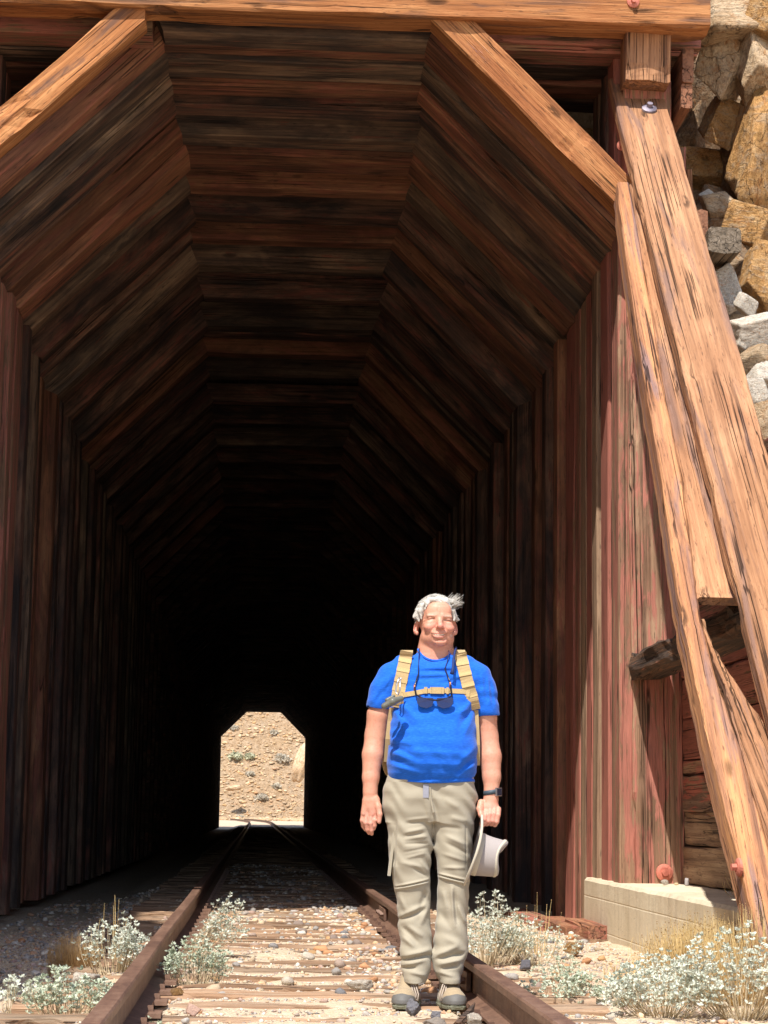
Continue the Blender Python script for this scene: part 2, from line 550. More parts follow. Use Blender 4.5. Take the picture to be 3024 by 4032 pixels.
small = [rock_shape(i, 2, 12, 0) for i in range(14)]
tiny = []
for i in range(10):
    r = np.random.RandomState(i)
    V = np.array([(1, 0, 0), (-1, 0, 0), (0, 1, 0), (0, -1, 0), (0, 0, 1), (0, 0, -1)], float) * r.uniform(.7, 1.2, (6, 1)) + r.uniform(-.2, .2, (6, 3))
    tiny.append((V, np.array([(0, 2, 4), (2, 1, 4), (1, 3, 4), (3, 0, 4), (2, 0, 5), (1, 2, 5), (3, 1, 5), (0, 3, 5)])))


def onrail(x, y): return abs(abs(x) - .755) < .07 or x > 2.25


TIE_Y = []
yy = 7.7
while yy < 123:
    TIE_Y.append(yy); yy += rng.uniform(.50, .60) if yy < 60 else .55
TA = np.array(TIE_Y)


def sparse(x, y):
    if onrail(x, y): return True
    on_tie = np.min(np.abs(TA - y)) < .11 and abs(x) < 1.35
    return on_tie and (mnoise.noise((x * 3, y * 3, 5)) < .18 or random.random() < .5)


random.seed(5)
V, Fc, C = scatter(34000, (-2.4, 2.6, 7.6, 17), (.004, .014), tiny, .1, 1, avoid=sparse)
V2, F2, C2 = scatter(3600, (-2.4, 2.6, 7.6, 19.5), (.008, .024), small, .25, 2, avoid=sparse)
V3, F3, C3 = scatter(1500, (-2.4, -.9, 11, 24), (.010, .034), small, .2, 3, avoid=onrail)
V4, F4, C4 = scatter(1300, (.25, .72, 9.8, 18.8), (.008, .027), small, .45, 4, avoid=onrail)
V5, F5, C5 = scatter(1600, (-.6, .7, 15, 34), (.014, .04), small, .2, 9, avoid=onrail)
gr = mk_mesh('gravel', np.concatenate([V, V2, V3, V4, V5]),
             np.concatenate([Fc, F2 + len(V), F3 + len(V) + len(V2), F4 + len(V) + len(V2) + len(V3), F5 + len(V) + len(V2) + len(V3) + len(V4)]),
             M['stone'], False, np.concatenate([C, C2, C3, C4, C5]))
gravel = obj('gravel', gr)
tag(gravel, 'mixed grey and tan gravel spread over the track bed', 'gravel', kind='stuff')

# larger stones that can be picked out one by one: children of the ground
rs = np.random.RandomState(12)
hero_shapes = [rock_shape(40 + i, 2, 16, .08) for i in range(12)]
hero_me = []
for i in range(36):
    Vh, Fh = hero_shapes[i % 12]
    c = PAL[rs.randint(len(PAL))] * rs.uniform(.8, 1.1)
    hero_me.append(mk_mesh('stone', Vh, Fh, M['stone'], False, np.repeat(c[None], len(Vh), 0)))
k = 0
while k < 170:
    z = rs.uniform()
    if z < .45: x, y = rs.uniform(.1, .68), rs.uniform(9.2, 19)
    elif z < .7: x, y = rs.uniform(.85, 2.2), rs.uniform(8.2, 15.5)
    elif z < .85: x, y = rs.uniform(-2.3, -.85), rs.uniform(9, 19)
    else: x, y = rs.uniform(-.65, .6), rs.uniform(8.2, 16)
    if onrail(x, y) or (.3 < x < .8 and 8.95 < y < 9.7): continue
    s = rs.uniform(.018, .046)
    m = Matrix.Translation((x, y, gz(x, y) + s * .35)) @ Matrix.Rotation(rs.uniform(0, 6.28), 4, 'Z') @ Matrix.Diagonal((s * rs.uniform(.9, 1.5), s, s * rs.uniform(.6, .9), 1))
    obj('stone', hero_me[rs.randint(36)], ground, mat_world=m)
    k += 1

# ================================================================== TRACK
track = thing('railway_track', 'rusty standard gauge railway track running on worn timber sleepers into the dark tunnel', 'railway track', (0, 7.5, 0))
tie_me = [timber_mesh(2.62, .19, .16, M['tie'], seed=900 + i, seg=26, wear=.020, bev=.018, ragA=.03, ragB=.03) for i in range(9)]
for i, y in enumerate(TIE_Y):
    rz = rng.uniform(-.012, .012)
    m = Matrix.Translation((-1.31 + rng.uniform(-.05, .04), y, -.085 + rng.uniform(-.008, .008))) @ Matrix.Rotation(rz, 4, 'Z')
    if rng.random() < .5: m = m @ Matrix.Translation((2.62, 0, 0)) @ Matrix.Rotation(math.pi, 4, 'Z')
    obj('sleeper', tie_me[rng.randrange(9)], track, mat_world=m)


def rail(xc, lab=None):
    prof = [(-.070, 0), (.070, 0), (.070, .012), (.012, .030), (.009, .125), (.034, .135), (.036, .163), (.030, .171), (-.030, .171), (-.036, .163), (-.034, .135), (-.009, .125), (-.012, .030), (-.070, .012)]
    ysr = list(np.arange(5, 20, .5)) + list(np.arange(20, 130, 5)) + [140, 155, 170, 185, 200, 215, 230, 245]
    V = []; Fc = []; n = len(prof)
    for y in ysr:
        cx = 0 if y < 150 else -((y - 150) / 42) ** 2
        for p in prof: V.append((xc + cx + p[0] + math.sin(y * .9) * .003, y, p[1] + .002))
    for i in range(len(ysr) - 1):
        for k in range(n): Fc.append((i * n + k, i * n + (k + 1) % n, (i + 1) * n + (k + 1) % n, (i + 1) * n + k))
    Fc.append(tuple(range(n))[::-1])
    me = mk_mesh('rail', V, Fc, M['rail'])
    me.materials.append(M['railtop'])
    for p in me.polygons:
        if len(p.vertices) == 4 and p.normal.z > .8 and p.center.z > .165 and p.center.y > 17: p.material_index = 1  # polished golden top only inside the tunnel, tinted for the glint there
    return obj('rail', me, track)


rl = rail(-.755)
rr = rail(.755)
plate_b = MB()
plate_b.box((0, 0, 0), .13, .09, .009)
for sx in (-1, 1): plate_b.box((sx * .082, .03 * sx, .018), .012, .012, .014)
plate = mk_mesh('tie_plate', np.concatenate(plate_b.v), plate_b.f, M['rail'])
for y in TIE_Y:
    if y > 30: break
    for sx in (-1, 1): obj('tie_plate', plate, track, loc=(sx * .755, y, .004))
# joint bars with bolts
for (sx, y0) in ((.755, 16.2), (.755, 9.95)):
    jb = MB()
    for s in (-1, 1):
        jb.box((sx + s * .026, y0, .075), .010, .33, .042)
    j = jb.build('joint_bar', M['rail'], track)
    bb = MB()
    for k in range(4):
        for s in (-1, 1):
            bb.tube([(sx + s * .036, y0 - .25 + k * .165, .075), (sx + s * .062, y0 - .25 + k * .165, .075)], .017, 6)
    bb.build('bolt', M['rail'], j)

# ================================================================== TUNNEL
tun = thing('railway_tunnel', 'long timber lined railway tunnel with eight sided section and red painted wooden portal', 'tunnel', (0, 14.8, 0))
T = .30
INN = [(-2.46, -.1), (-2.46, 5.2), (-1.0, 6.66), (1.0, 6.66), (2.46, 5.2), (2.46, -.1)]
tq = math.tan(R(22.5))


def rib_meshes(w, mats, seeds):
    return None


def rib(y, w, mats, dx=0., grow=0., posts=True, seed=0, wear=.006, seg=6, jit=0.):
    """one timber set: y = front face, w = thickness along the tunnel, grow = outward shift"""
    rg = random.Random(seed)
    yc = y + w / 2
    g = grow
    c = T / 2 + g
    pts = [(-2.46 - c, -.1), (-2.46 - c, 5.2 + c * tq), (-1.0 - c * tq, 6.66 + c), (1.0 + c * tq, 6.66 + c), (2.46 + c, 5.2 + c * tq), (2.46 + c, -.1)]
    names = ['post', 'corner_timber', 'cap_timber', 'corner_timber', 'post']
    for i in range(5):
        if not posts and i in (0, 4): continue
        if seed == 1 and i == 1: continue        # no left corner timber in the outermost set
        a, b = pts[i], pts[i + 1]
        mA = 0 if i == 0 else 1; mB = 0 if i == 4 else 1
        A = Vector((a[0] + dx, yc, a[1])); B = Vector((b[0] + dx, yc, b[1]))
        d = (B - A).normalized()
        inward = Vector((d.z, 0, -d.x))          # towards the tunnel axis
        tl = timber(names[i], A, B, w - rg.uniform(.004, .012), T - .01 + rg.uniform(-jit, jit), mats[i] if isinstance(mats, list) else mats, tun,
                    up=-inward, seed=S(), seg=seg, wear=wear, mA=-tq * mA, mB=tq * mB)


RIBS = [(17.95, .30), (19.25, .27), (20.0, .30), (21.1, .25), (21.8, .30), (23.22, .27), (24.6, .3), (25.4, .3), (26.2, .3), (27.6, .3), (29.35, .3), (31.1, .3), (32.8, .3), (34.5, .3), (36.2, .3), (37.9, .3), (39.6, .3)]
# portal stack of touching sets
rib(15.06, .29, ['redpost', 'lining2', 'lining2', 'liningred', 'redpost'], dx=-.09, seed=1)
rib(15.36, .24, ['redheavy', 'liningred', 'liningred', 'liningred', 'grey'], dx=-.09, grow=.035, seed=2)
rib(15.61, .33, ['redpost', 'lining2', 'lining2', 'lining2', 'redheavy'], dx=-.08, grow=-.0, seed=3)
rib(15.95, .22, ['redpost', 'lining2', 'lining2', 'lining', 'redpost'], dx=-.075, grow=.05, seed=4)
rib(16.18, .26, ['redpost', 'lining2', 'liningred', 'liningred', 'grey'], dx=-.07, seed=5)
mixm = ['lining', 'lining2', 'lining', 'liningred']
rib(16.92, .30, ['grey', 'lining', 'lining', 'lining', 'redheavy'], dx=-.04, grow=.09, seed=7)
rib(17.62, .32, ['redheavy', 'liningred', 'lining2', 'lining2', 'redpost'], dx=-.02, grow=.06, seed=6)
for i, (y, w) in enumerate(RIBS):
    if i == 0: mm = ['redpost', 'liningred', 'liningred', 'liningred', 'redheavy']; w = .49
    else: mm = [rng.choice(mixm) for _ in range(5)]
    rib(y, w, mm, seed=20 + i, jit=.03, grow=(.10 if i in (1, 3, 7) else rng.uniform(0, .03)), dx=rng.uniform(-.02, .02), wear=.012)
# doubled wall posts between the sets (wall only), closer together near the portal
yy = 16.5
pi = 0
while yy < 40:
    near_rib = any(y - .3 < yy < y + .55 for y, w in RIBS)
    if not near_rib:
        for sx in (-1, 1):
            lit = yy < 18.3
            m_ = (['redheavy', 'redpost', 'grey'][pi % 3] if sx > 0 else 'redpost') if lit else rng.choice(mixm)  # light put into the paint: sunlit posts bright, shaded ones from the sooty mix
            X = sx * (2.46 + .15 + rng.uniform(-.02, .035))
            topz = 5.25 if not lit else 5.22
            timber('post', (X, yy + .14, -.1), (X, yy + .14, topz), .27, .28, m_, tun, up=(sx, 0, 0), seed=S(), seg=6, mB=0)
            pi += 1
    yy += .33 if yy < 18.6 else rng.uniform(.55, .75)
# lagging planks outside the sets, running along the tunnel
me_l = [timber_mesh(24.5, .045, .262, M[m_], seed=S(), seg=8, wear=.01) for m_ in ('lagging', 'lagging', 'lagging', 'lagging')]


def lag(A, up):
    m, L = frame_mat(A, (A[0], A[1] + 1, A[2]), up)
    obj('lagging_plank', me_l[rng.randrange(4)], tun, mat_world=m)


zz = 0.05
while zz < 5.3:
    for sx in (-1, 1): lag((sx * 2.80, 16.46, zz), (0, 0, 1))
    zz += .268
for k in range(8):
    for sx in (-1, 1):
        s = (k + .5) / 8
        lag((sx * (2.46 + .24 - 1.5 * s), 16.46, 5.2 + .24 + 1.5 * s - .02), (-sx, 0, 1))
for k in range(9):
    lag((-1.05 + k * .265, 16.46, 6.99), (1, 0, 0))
# far half of the tunnel: too dark and distant to tell the pieces apart
fb = MB()
yy = 41.2
while yy < 122.8:
    w = .3
    O = []
    for s in (0, 1):
        g = s * .3
        O.append([(-2.46 - g, -.1), (-2.46 - g, 5.2 + g * tq), (-1.0 - g * tq, 6.66 + g), (1.0 + g * tq, 6.66 + g), (2.46 + g, 5.2 + g * tq), (2.46 + g, -.1)])
    V = [(p[0], y_, p[1]) for y_ in (yy, yy + w) for o in O for p in o]
    Fc = []
    for i in range(5):
        Fc.append((i, 6 + i, 7 + i, i + 1)); Fc.append((12 + i, 13 + i, 19 + i, 18 + i)); Fc.append((i, i + 1, 13 + i, 12 + i))
    fb.raw(V, Fc)
    yy += 1.62
fb.build('far_timber_sets', M['lining'], tun, kind='stuff')
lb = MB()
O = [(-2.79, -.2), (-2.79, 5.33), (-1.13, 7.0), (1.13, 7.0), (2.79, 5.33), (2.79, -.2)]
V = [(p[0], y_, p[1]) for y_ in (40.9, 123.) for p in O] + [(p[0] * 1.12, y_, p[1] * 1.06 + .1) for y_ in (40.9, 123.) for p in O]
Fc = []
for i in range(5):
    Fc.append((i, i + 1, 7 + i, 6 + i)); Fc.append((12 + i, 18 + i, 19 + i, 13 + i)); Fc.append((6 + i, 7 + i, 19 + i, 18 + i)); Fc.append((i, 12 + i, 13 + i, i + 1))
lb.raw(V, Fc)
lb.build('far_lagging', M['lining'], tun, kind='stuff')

# portal front -------------------------------------------------------------
big = timber('beam', (-5.2, 14.78, 6.955), (3.0, 14.78, 6.94), .32, .52, 'beam', tun, seed=11, seg=60, wear=.014, bev=.02)
low = timber('beam', (1.0, 15.2, 6.83), (3.02, 15.2, 6.83), .30, .30, 'redpost', tun, seed=12, seg=14)
timber('brace', (1.02, 14.80, 6.745), (2.475, 14.80, 5.29), .24, .235, 'brace', tun, seed=13, seg=24, wear=.012, mA=1., mB=1.)
timber('brace', (-1.21, 14.80, 6.745), (-3.4, 14.80, 4.62), .25, .225, 'beam', tun, seed=14, seg=30, wear=.014, mA=-1.)
# right front post: upper block and the long leaning post under it
timber('post', (2.665, 15.16, .34), (2.60, 15.16, 6.40), .37, .28, 'redpost', tun, up=(0, -1, 0), seed=15, seg=36, wear=.012)
timber('post', (2.56, 14.93, 6.31), (2.565, 14.93, 6.69), .34, .28, 'rake', tun, up=(0, -1, 0), seed=16, seg=8, wear=.012, ragA=.015)
timber('post', (-2.60, 14.83, -.2), (-2.6, 14.83, 6.6), .35, .30, 'redpost', tun, up=(0, -1, 0), seed=17, seg=20)
# rectangular outer frames and spandrel boarding between arch and post
for i, (y, z, h_) in enumerate(((15.25, 6.93, .3), (15.62, 6.91, .3), (15.98, 6.86, .3), (16.35, 6.84, .3))):
    for sx in (-1, 1):
        timber('spandrel_beam', (sx * 1.18, y, z - .14 + i * .03), (sx * 3.0, y, z - .14 + i * .03), .30, h_, ['redpost', 'lining2', 'liningred', 'lining'][i], tun, seed=S(), seg=8)
for i, y in enumerate((15.35, 15.75, 16.1)):
    for sx in (-1, 1):
        timber('spandrel_post', (sx * 2.52, y, 5.5), (sx * 2.52, y, 6.82 - i * .02), .28, .30, ['redheavy', 'lining', 'redpost'][i], tun, up=(sx, 0, 0), seed=S(), seg=6)
for k in range(4):
    z = 6.72 - k * .22
    timber('spandrel_board', (-1.35 - k * .2, 16.55, z), (-3.2, 16.58, z + .01), .05, .2, ['lining2', 'lining', 'liningred', 'lining2'][k], tun, seed=S(), seg=5)
timber('spandrel_board', (2.02, 17.2, 7.0), (2.62, 17.2, 6.05), .24, .04, 'grey', tun, up=(0, -1, 0), seed=S(), seg=5)
for k in range(5):
    timber('spandrel_board', (-1.5 - k * .28, 16.9, 7.1), (-3.3 - k * .28, 16.8, 5.3), .27, .05, ['lining2', 'lining', 'grey', 'lining2', 'lining'][k], tun, up=(0, -1, 0), seed=S(), seg=5)
# roof boarding over the portal stack
for k in range(22):
    x = -3.0 + k * .285
    timber('roof_board', (x, 14.95, 7.26), (x, 18.2, 7.26), .27, .06, 'lining2', tun, up=(0, 0, 1), seed=S(), seg=4)
# outer side lagging whose ends show right of the post
zz = 6.61
for k, (h_, m_) in enumerate(((.168, 'endgrain'), (.115, 'endgrain'), (.195, 'endgrain'))):
    timber('side_board', (2.878 - k * .006, 14.86 - .02 * (k % 2), zz - h_ / 2), (2.878 - k * .006, 17.5, zz - h_ / 2), .085, h_ - .006, m_, tun, seed=S(), seg=5)
    zz -= h_
zz = 5.9
k = 0
while zz > .4:
    timber('side_board', (2.78, 15.32 + rng.uniform(-.03, .06), zz - .12), (2.78, 17.5, zz - .12), .08, .22, 'redpost', tun, seed=S(), seg=5)
    zz -= .235


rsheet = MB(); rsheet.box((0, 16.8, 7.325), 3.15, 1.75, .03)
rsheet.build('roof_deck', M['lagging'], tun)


def bolt(parent, P, N, r, mat, hex_r=.4):
    N = Vector(N).normalized(); P = Vector(P)
    b = MB()
    b.tube([P, P + N * r * .25, P + N * r * .42], [r, r * .97, r * .62], 18)
    b.tube([P + N * r * .42, P + N * r * .95], r * hex_r, 6)
    return b.build('bolt', M[mat], parent)


bolt(big, (2.415, 14.62, 6.86), (0, -1, 0), .048, 'bolt_red')
bolt(big, (2.42, 14.62, 7.06), (0, -1, 0), .04, 'bolt_red')

# ---- concrete pad, buttress, wing wall
pad_b = MB()


def pad_mesh():
    V = []; Fc = []
    ysp = np.linspace(16.45, 7.6, 46)
    rg = random.Random(3)
    for y in ysp:
        e = mnoise.noise((y * 3, 0, 1)) * .012
        for (x, z) in ((2.33, -.4), (2.33 + e, .05), (2.332 + e, .335 + mnoise.noise((y * 5, 3, 1)) * .006), (2.352 + e, .358), (2.6, .36), (3.0, .36), (3.2, .3), (3.2, -.4)):
            V.append((x, y, z))
    n = 8
    for i in range(len(ysp) - 1):
        for k in range(n - 1): Fc.append((i * n + k, i * n + k + 1, (i + 1) * n + k + 1, (i + 1) * n + k))
    Fc.append(tuple(range(n))[::-1]); Fc.append(tuple((len(ysp) - 1) * n + k for k in range(n)))
    return mk_mesh('concrete_footing', V, Fc, M['concrete'])


pad = obj('concrete_footing', pad_mesh())
tag(pad, 'long low pale concrete footing carrying the leaning timbers beside the portal', 'footing')

but = thing('timber_buttress', 'pair of leaning weathered timbers propping the right side of the wooden portal', 'buttress', (2.55, 12.5, .36))
# upper long rake: passes out of frame on the right
up_r = Vector((0, -.75, .66))
nB = Vector((0, -.7331, .6801))
offB = nB * (-.15 - .06)
rakeB = timber('rake', Vector((2.54, 14.86, 6.30)) + offB + Vector((0, .30, .324)), Vector((2.545, 9.35, .36)) + offB + Vector((0, -.04, -.03)), .395, .12, 'rake', but, up=up_r, seed=21, seg=60, wear=.008, bow=.0, ragA=.03)
bolt(rakeB, (2.585, 14.895, 6.125), up_r, .058, 'bolt_steel')
# inner rake, bowed, ends in a jagged top
V = []
piece = [(2.262, 2.352, 14.45, 5.41), (2.218, 2.330, 13.996, 4.928), (2.154, 2.272, 12.986, 3.838), (2.134, 2.248, 12.601, 3.424), (2.106, 2.232, 12.029, 2.807), (2.071, 2.185, 11.546, 2.286), (2.053, 2.157, 11.234, 1.949), (2.053, 2.165, 10.90, 1.59), (2.051, 2.205, 10.582, 1.247), (2.066, 2.230, 10.223, .86), (2.085, 2.245, 9.85, .458), (2.10, 2.26, 9.35, -.08)]


def slab(name, rows, thick, nrm, mat, parent, seed=0, sub=7, wear=.01):
    """rows: (x0, x1, y, z) down the timber; thickness behind the front face"""
    nrm = Vector(nrm).normalized()
    P = [np.array(r_, float) for r_ in rows]
    R2 = []
    for i in range(len(P) - 1):
        for s in range(sub):
            t = s / sub
            R2.append(P[i] * (1 - t) + P[i + 1] * t)
    R2.append(P[-1])
    A = Vector(((R2[0][0] + R2[0][1]) / 2, R2[0][2], R2[0][3])); B = Vector(((R2[-1][0] + R2[-1][1]) / 2, R2[-1][2], R2[-1][3]))
    mw, L = frame_mat(A, B, nrm)
    inv = mw.inverted()
    V = []; Fc = []
    for i, r4 in enumerate(R2):
        j0 = mnoise.noise((i * .45, seed, 0)) * wear; j1 = mnoise.noise((i * .45, seed + 5, 0)) * wear
        j2 = mnoise.noise((i * .6, seed + 9, 0)) * wear
        x0, x1 = r4[0] + j0, r4[1] + j1
        C0 = Vector((0, r4[2], r4[3])) + nrm * j2
        bk = C0 - nrm * thick
        for x, C_ in ((x0 + .012, C0), (x0 * .5 + x1 * .5, C0), (x1 - .012, C0), (x1, C0 - nrm * .014), (x1, bk), (x0, bk), (x0, C0 - nrm * .014)):
            V.append(inv @ Vector((x, C_.y, C_.z)))
    n = 7
    for i in range(len(R2) - 1):
        for k in range(n): Fc.append((i * n + k, i * n + (k + 1) % n, (i + 1) * n + (k + 1) % n, (i + 1) * n + k))
    Fc.append(tuple(range(n))[::-1]); Fc.append(tuple((len(R2) - 1) * n + k for k in range(n)))
    return obj(name, mk_mesh(name, V, Fc, mat), parent, mat_world=mw)


nC = (0, -.7331, .6801)
rakeC = slab('rake', piece, .20, nC, M['rake2'], but, 1)
slab('spacer_timber', [(2.352, 2.40, 14.44, 5.40), (2.330, 2.47, 14.0, 4.932), (2.274, 2.50, 12.99, 3.842), (2.250, 2.52, 12.605, 3.427), (2.235, 2.54, 12.032, 2.81), (2.187, 2.55, 11.549, 2.289), (2.163, 2.56, 11.32, 2.045)], .06, nC, M['rake'], but, 2)
slab('spacer_timber', [(2.160, 2.170, 11.20, 1.913), (2.168, 2.190, 11.07, 1.773), (2.185, 2.235, 10.948, 1.641), (2.205, 2.275, 10.855, 1.541), (2.208, 2.40, 10.6, 1.266), (2.233, 2.55, 10.225, .862), (2.248, 2.60, 9.85, .458), (2.26, 2.62, 9.5, .08)], .18, nC, M['rake'], but, 3)
girt = timber('girt', (2.575, 15.0, 1.92), (2.55, 11.28, 1.965), .27, .19, 'char', but, seed=31, seg=26, wear=.03, bev=.03)
bolt(but, (2.072, 9.98, .60), (-1, -.1, 0), .046, 'bolt_red')
bolt(but, (2.69, 15.015, .44), (0, -1, 0), .062, 'bolt_red')
bolt(but, (2.405, 15.02, 5.88), (-.5, -.8, 0), .045, 'bolt_red')

wing = thing('retaining_wall', 'wall of stacked red painted and grey planks behind the leaning timbers', 'wall', (2.9, 12.5, .36))
zz = .365
for k, (h_, m_) in enumerate(((.27, 'grey'), (.235, 'grey'), (.27, 'pad_plank'), (.10, 'redpost'), (.30, 'redheavy'), (.30, 'redheavy'), (.25, 'redheavy'), (.27, 'redpost'), (.27, 'pad_plank'), (.27, 'grey'), (.27, 'redpost'))):
    timber('plank', (2.915 + rng.uniform(-.008, .008), 15.2, zz + h_ / 2), (2.915, 8.2, zz + h_ / 2 + .01), .16, h_ - .007, m_, wing, seed=S(), seg=26, wear=.012)
    zz += h_
for y in (12.3, 11.9, 11.5, 10.4):
    timber('wall_post', (2.80, y, .37), (2.80, y, 3.0), .24, .11, 'grey', wing, up=(1, 0, 0), seed=S(), seg=10) if y < 12 else None

# sill timbers at the foot of the right wall
sill = thing('sill_timbers', 'short stepped red brown timbers lying at the foot of the right tunnel wall', 'timbers', (2.2, 16, -.1))
for (x, y0, y1, z, m_) in ((2.30, 15.35, 16.5, -.04, 'liningred'), (2.20, 15.8, 17.4, -.07, 'liningred'), (2.12, 16.6, 19.2, -.09, 'redpost'), (2.24, 15.3, 18.0, -.14, 'grey')):
    timber('timber', (x, y0, z), (x, y1, z), .22, .16, m_, sill, seed=S(), seg=8)

# ================================================================== ROCK SLOPES
slope = thing('rock_slope', None, None, (3.4, 15, 3))
del_ = tag(slope, kind='structure')


def sheet(name, fn, us, vs, mat, parent=None, kind=None):
    P = [fn(u, v) for v in vs for u in us]
    n = len(us)
    a, b = np.meshgrid(np.arange(len(vs) - 1), np.arange(n - 1), indexing='ij')
    q = (a * n + b).ravel()
    o = obj(name, mk_mesh(name, P, np.stack([q, q + 1, q + n + 1, q + n], 1), mat, False), parent)
    if kind: tag(o, kind=kind)
    return o


def face(u, v):
    """v = height, u = x: rubble bank below z 5, cliff above"""
    z = v
    y = 13.2 + max(0, z - 3.2) * 1.55 if z < 5.2 else 16.3 + (z - 5.2) * .42
    if z < 3.2: y = 13.2 - (3.2 - z) * .1
    n = mnoise.noise((u * 1.3, z * 1.3, 2.)) * .5 + mnoise.noise((u * 3.1, z * 3.1, 7.)) * .22 + mnoise.noise((u * 8, z * 8, 1.)) * .07
    return (u, y + n * .7 + max(0, 3.3 - u) * .8, z)


sheet('cliff_face', face, np.arange(2.95, 9, .09), np.arange(.3, 13, .09), M['brownrock'], slope)
big_blocks = [(3.42,15.90,7.24,0.24,0.13,'tan'),(3.46,16.10,6.98,0.17,0.23,'tan'),(3.67,15.90,6.86,0.13,0.25,'tan'),(3.70,15.80,7.27,0.13,0.19,'ochre'),(3.70,16.00,6.20,0.20,0.42,'ochre'),(3.43,16.90,6.95,0.25,0.38,'brownrock'),(3.46,16.30,6.56,0.13,0.18,'ochre'),(3.38,16.60,6.25,0.17,0.16,'ochre'),(3.61,16.40,6.10,0.09,0.28,'brownrock'),(3.40,15.05,5.31,0.17,0.15,'ochre'),(3.22,15.40,5.56,0.11,0.08,'tan'),(3.15,14.90,4.98,0.12,0.10,'tan'),(3.07,14.50,4.65,0.09,0.14,'white'),(3.35,14.60,4.76,0.13,0.20,'ochre'),(3.30,15.00,4.89,0.10,0.18,'brownrock'),(3.15,14.20,4.46,0.06,0.08,'white'),(3.16,13.90,4.20,0.15,0.10,'white'),(3.04,13.90,4.12,0.04,0.08,'white'),(3.00,14.00,4.18,0.04,0.09,'white'),(3.10,13.70,3.95,0.11,0.08,'tan'),(3.11,13.60,3.80,0.09,0.07,'white'),(3.01,13.40,3.66,0.08,0.08,'white'),(3.05,13.30,3.49,0.09,0.09,'tan'),(2.98,13.10,3.33,0.08,0.07,'tan'),(3.38,16.20,5.66,0.15,0.22,'brownrock'),(3.44,17.20,7.64,0.13,0.27,'brownrock'),(3.28,16.90,6.50,0.15,0.33,'brownrock'),(3.16,17.10,6.80,0.12,0.16,'tan'),(3.19,16.30,5.51,0.15,0.30,'brownrock'),(3.37,15.30,5.18,0.08,0.07,'brownrock'),(3.16,14.50,4.40,0.06,0.05,'tan'),(3.19,15.60,5.67,0.06,0.05,'white'),(3.43,15.30,5.08,0.12,0.09,'brownrock')]
for i, (x, y, z, hx, hz, m_) in enumerate(big_blocks):
    lay = 1.2 if hz > .16 else .3
    V, Fc = rock_shape(300 + i, 5 if max(hx, hz) > .12 else 4, 9, .035, layers=lay * .5, blocky=True)
    mm = Matrix.Translation((x, y + .02, z)) @ Matrix.Rotation(rng.uniform(-.25, .25), 4, 'Y') @ Matrix.Diagonal((hx * 1.55, max(hx, hz) * 1.1, hz * 1.6, 1))
    obj('boulder', mk_mesh('boulder', V, Fc, M[m_], False), slope, mat_world=mm)
rs = np.random.RandomState(77)
blk = [rock_shape(500 + i, 4, 9, .04, blocky=True) for i in range(8)]
blk_me = [mk_mesh('boulder', V, Fc, M[['tan', 'white', 'ochre', 'tan'][i % 4]], False) for i, (V, Fc) in enumerate(blk)]
for i in range(190):
    z = rs.uniform(3.0, 5.5); x = rs.uniform(2.95, 4.3)
    p = face(x, z); s = rs.uniform(.035, .13)
    obj('boulder', blk_me[rs.randint(8)], slope, mat_world=Matrix.Translation((p[0], p[1] - s * .3, p[2])) @ Matrix.Rotation(rs.uniform(0, 6), 4, 'Z') @ Matrix.Diagonal((s * 1.2, s, s * .8, 1)))
for i in range(30):
    z = rs.uniform(5.5, 9.0); x = rs.uniform(3.2, 4.6)
    p = face(x, z); s = rs.uniform(.12, .3)
    obj('boulder', blk_me[rs.choice([0, 2, 3, 6, 7])], slope, mat_world=Matrix.Translation((p[0], p[1] + .12, p[2])) @ Matrix.Rotation(rs.uniform(0, 6), 4, 'Z') @ Matrix.Diagonal((s, s * .8, s * 1.1, 1)))

# rubble seen through the gap between brace and post
for i, (x, y, z, s, m_) in enumerate(((2.42, 17.5, 6.62, .26, 'tan'), (2.62, 17.7, 6.25, .24, 'brownrock'), (2.05, 17.7, 6.98, .16, 'brownrock'))):
    obj('boulder', blk_me[3 if m_ == 'brownrock' else 2], slope, mat_world=Matrix.Translation((x, y, z)) @ Matrix.Diagonal((s, s, s * 1.2, 1)))

# mountain over the tunnel
bf = MB()
O = [(-4.2, -.3), (-4.2, 6.2), (-2.9, 7.45), (2.95, 7.45), (3.05, 6.8), (3.05, -.3)]
O2 = [(-60, -.3), (-48, 26), (-18, 34), (18, 36), (48, 28), (60, -.3)]
O1 = [(-2.9, -.3), (-2.9, 5.4), (-1.2, 7.12), (1.2, 7.12), (2.95, 5.5), (2.95, -.3)]
V = [(p[0], 17.25, p[1]) for p in O1] + [(p[0], 123.4, p[1]) for p in O1] + [(p[0], 17.0 if p[1] < 8 else 44., p[1]) for p in O2] + [(p[0], 123.8, p[1]) for p in O2]
Fc = []
for i in range(5):
    Fc += [(i, 6 + i, 7 + i, i + 1), (12 + i, 13 + i, 19 + i, 18 + i), (i, i + 1, 13 + i, 12 + i), (6 + i, 18 + i, 19 + i, 7 + i)]
bf.raw(V, Fc)
tag(bf.build('mountain', M['hill']), kind='structure')

# rock cut on the left of the approach (outside the picture; throws the shade on the left bank)


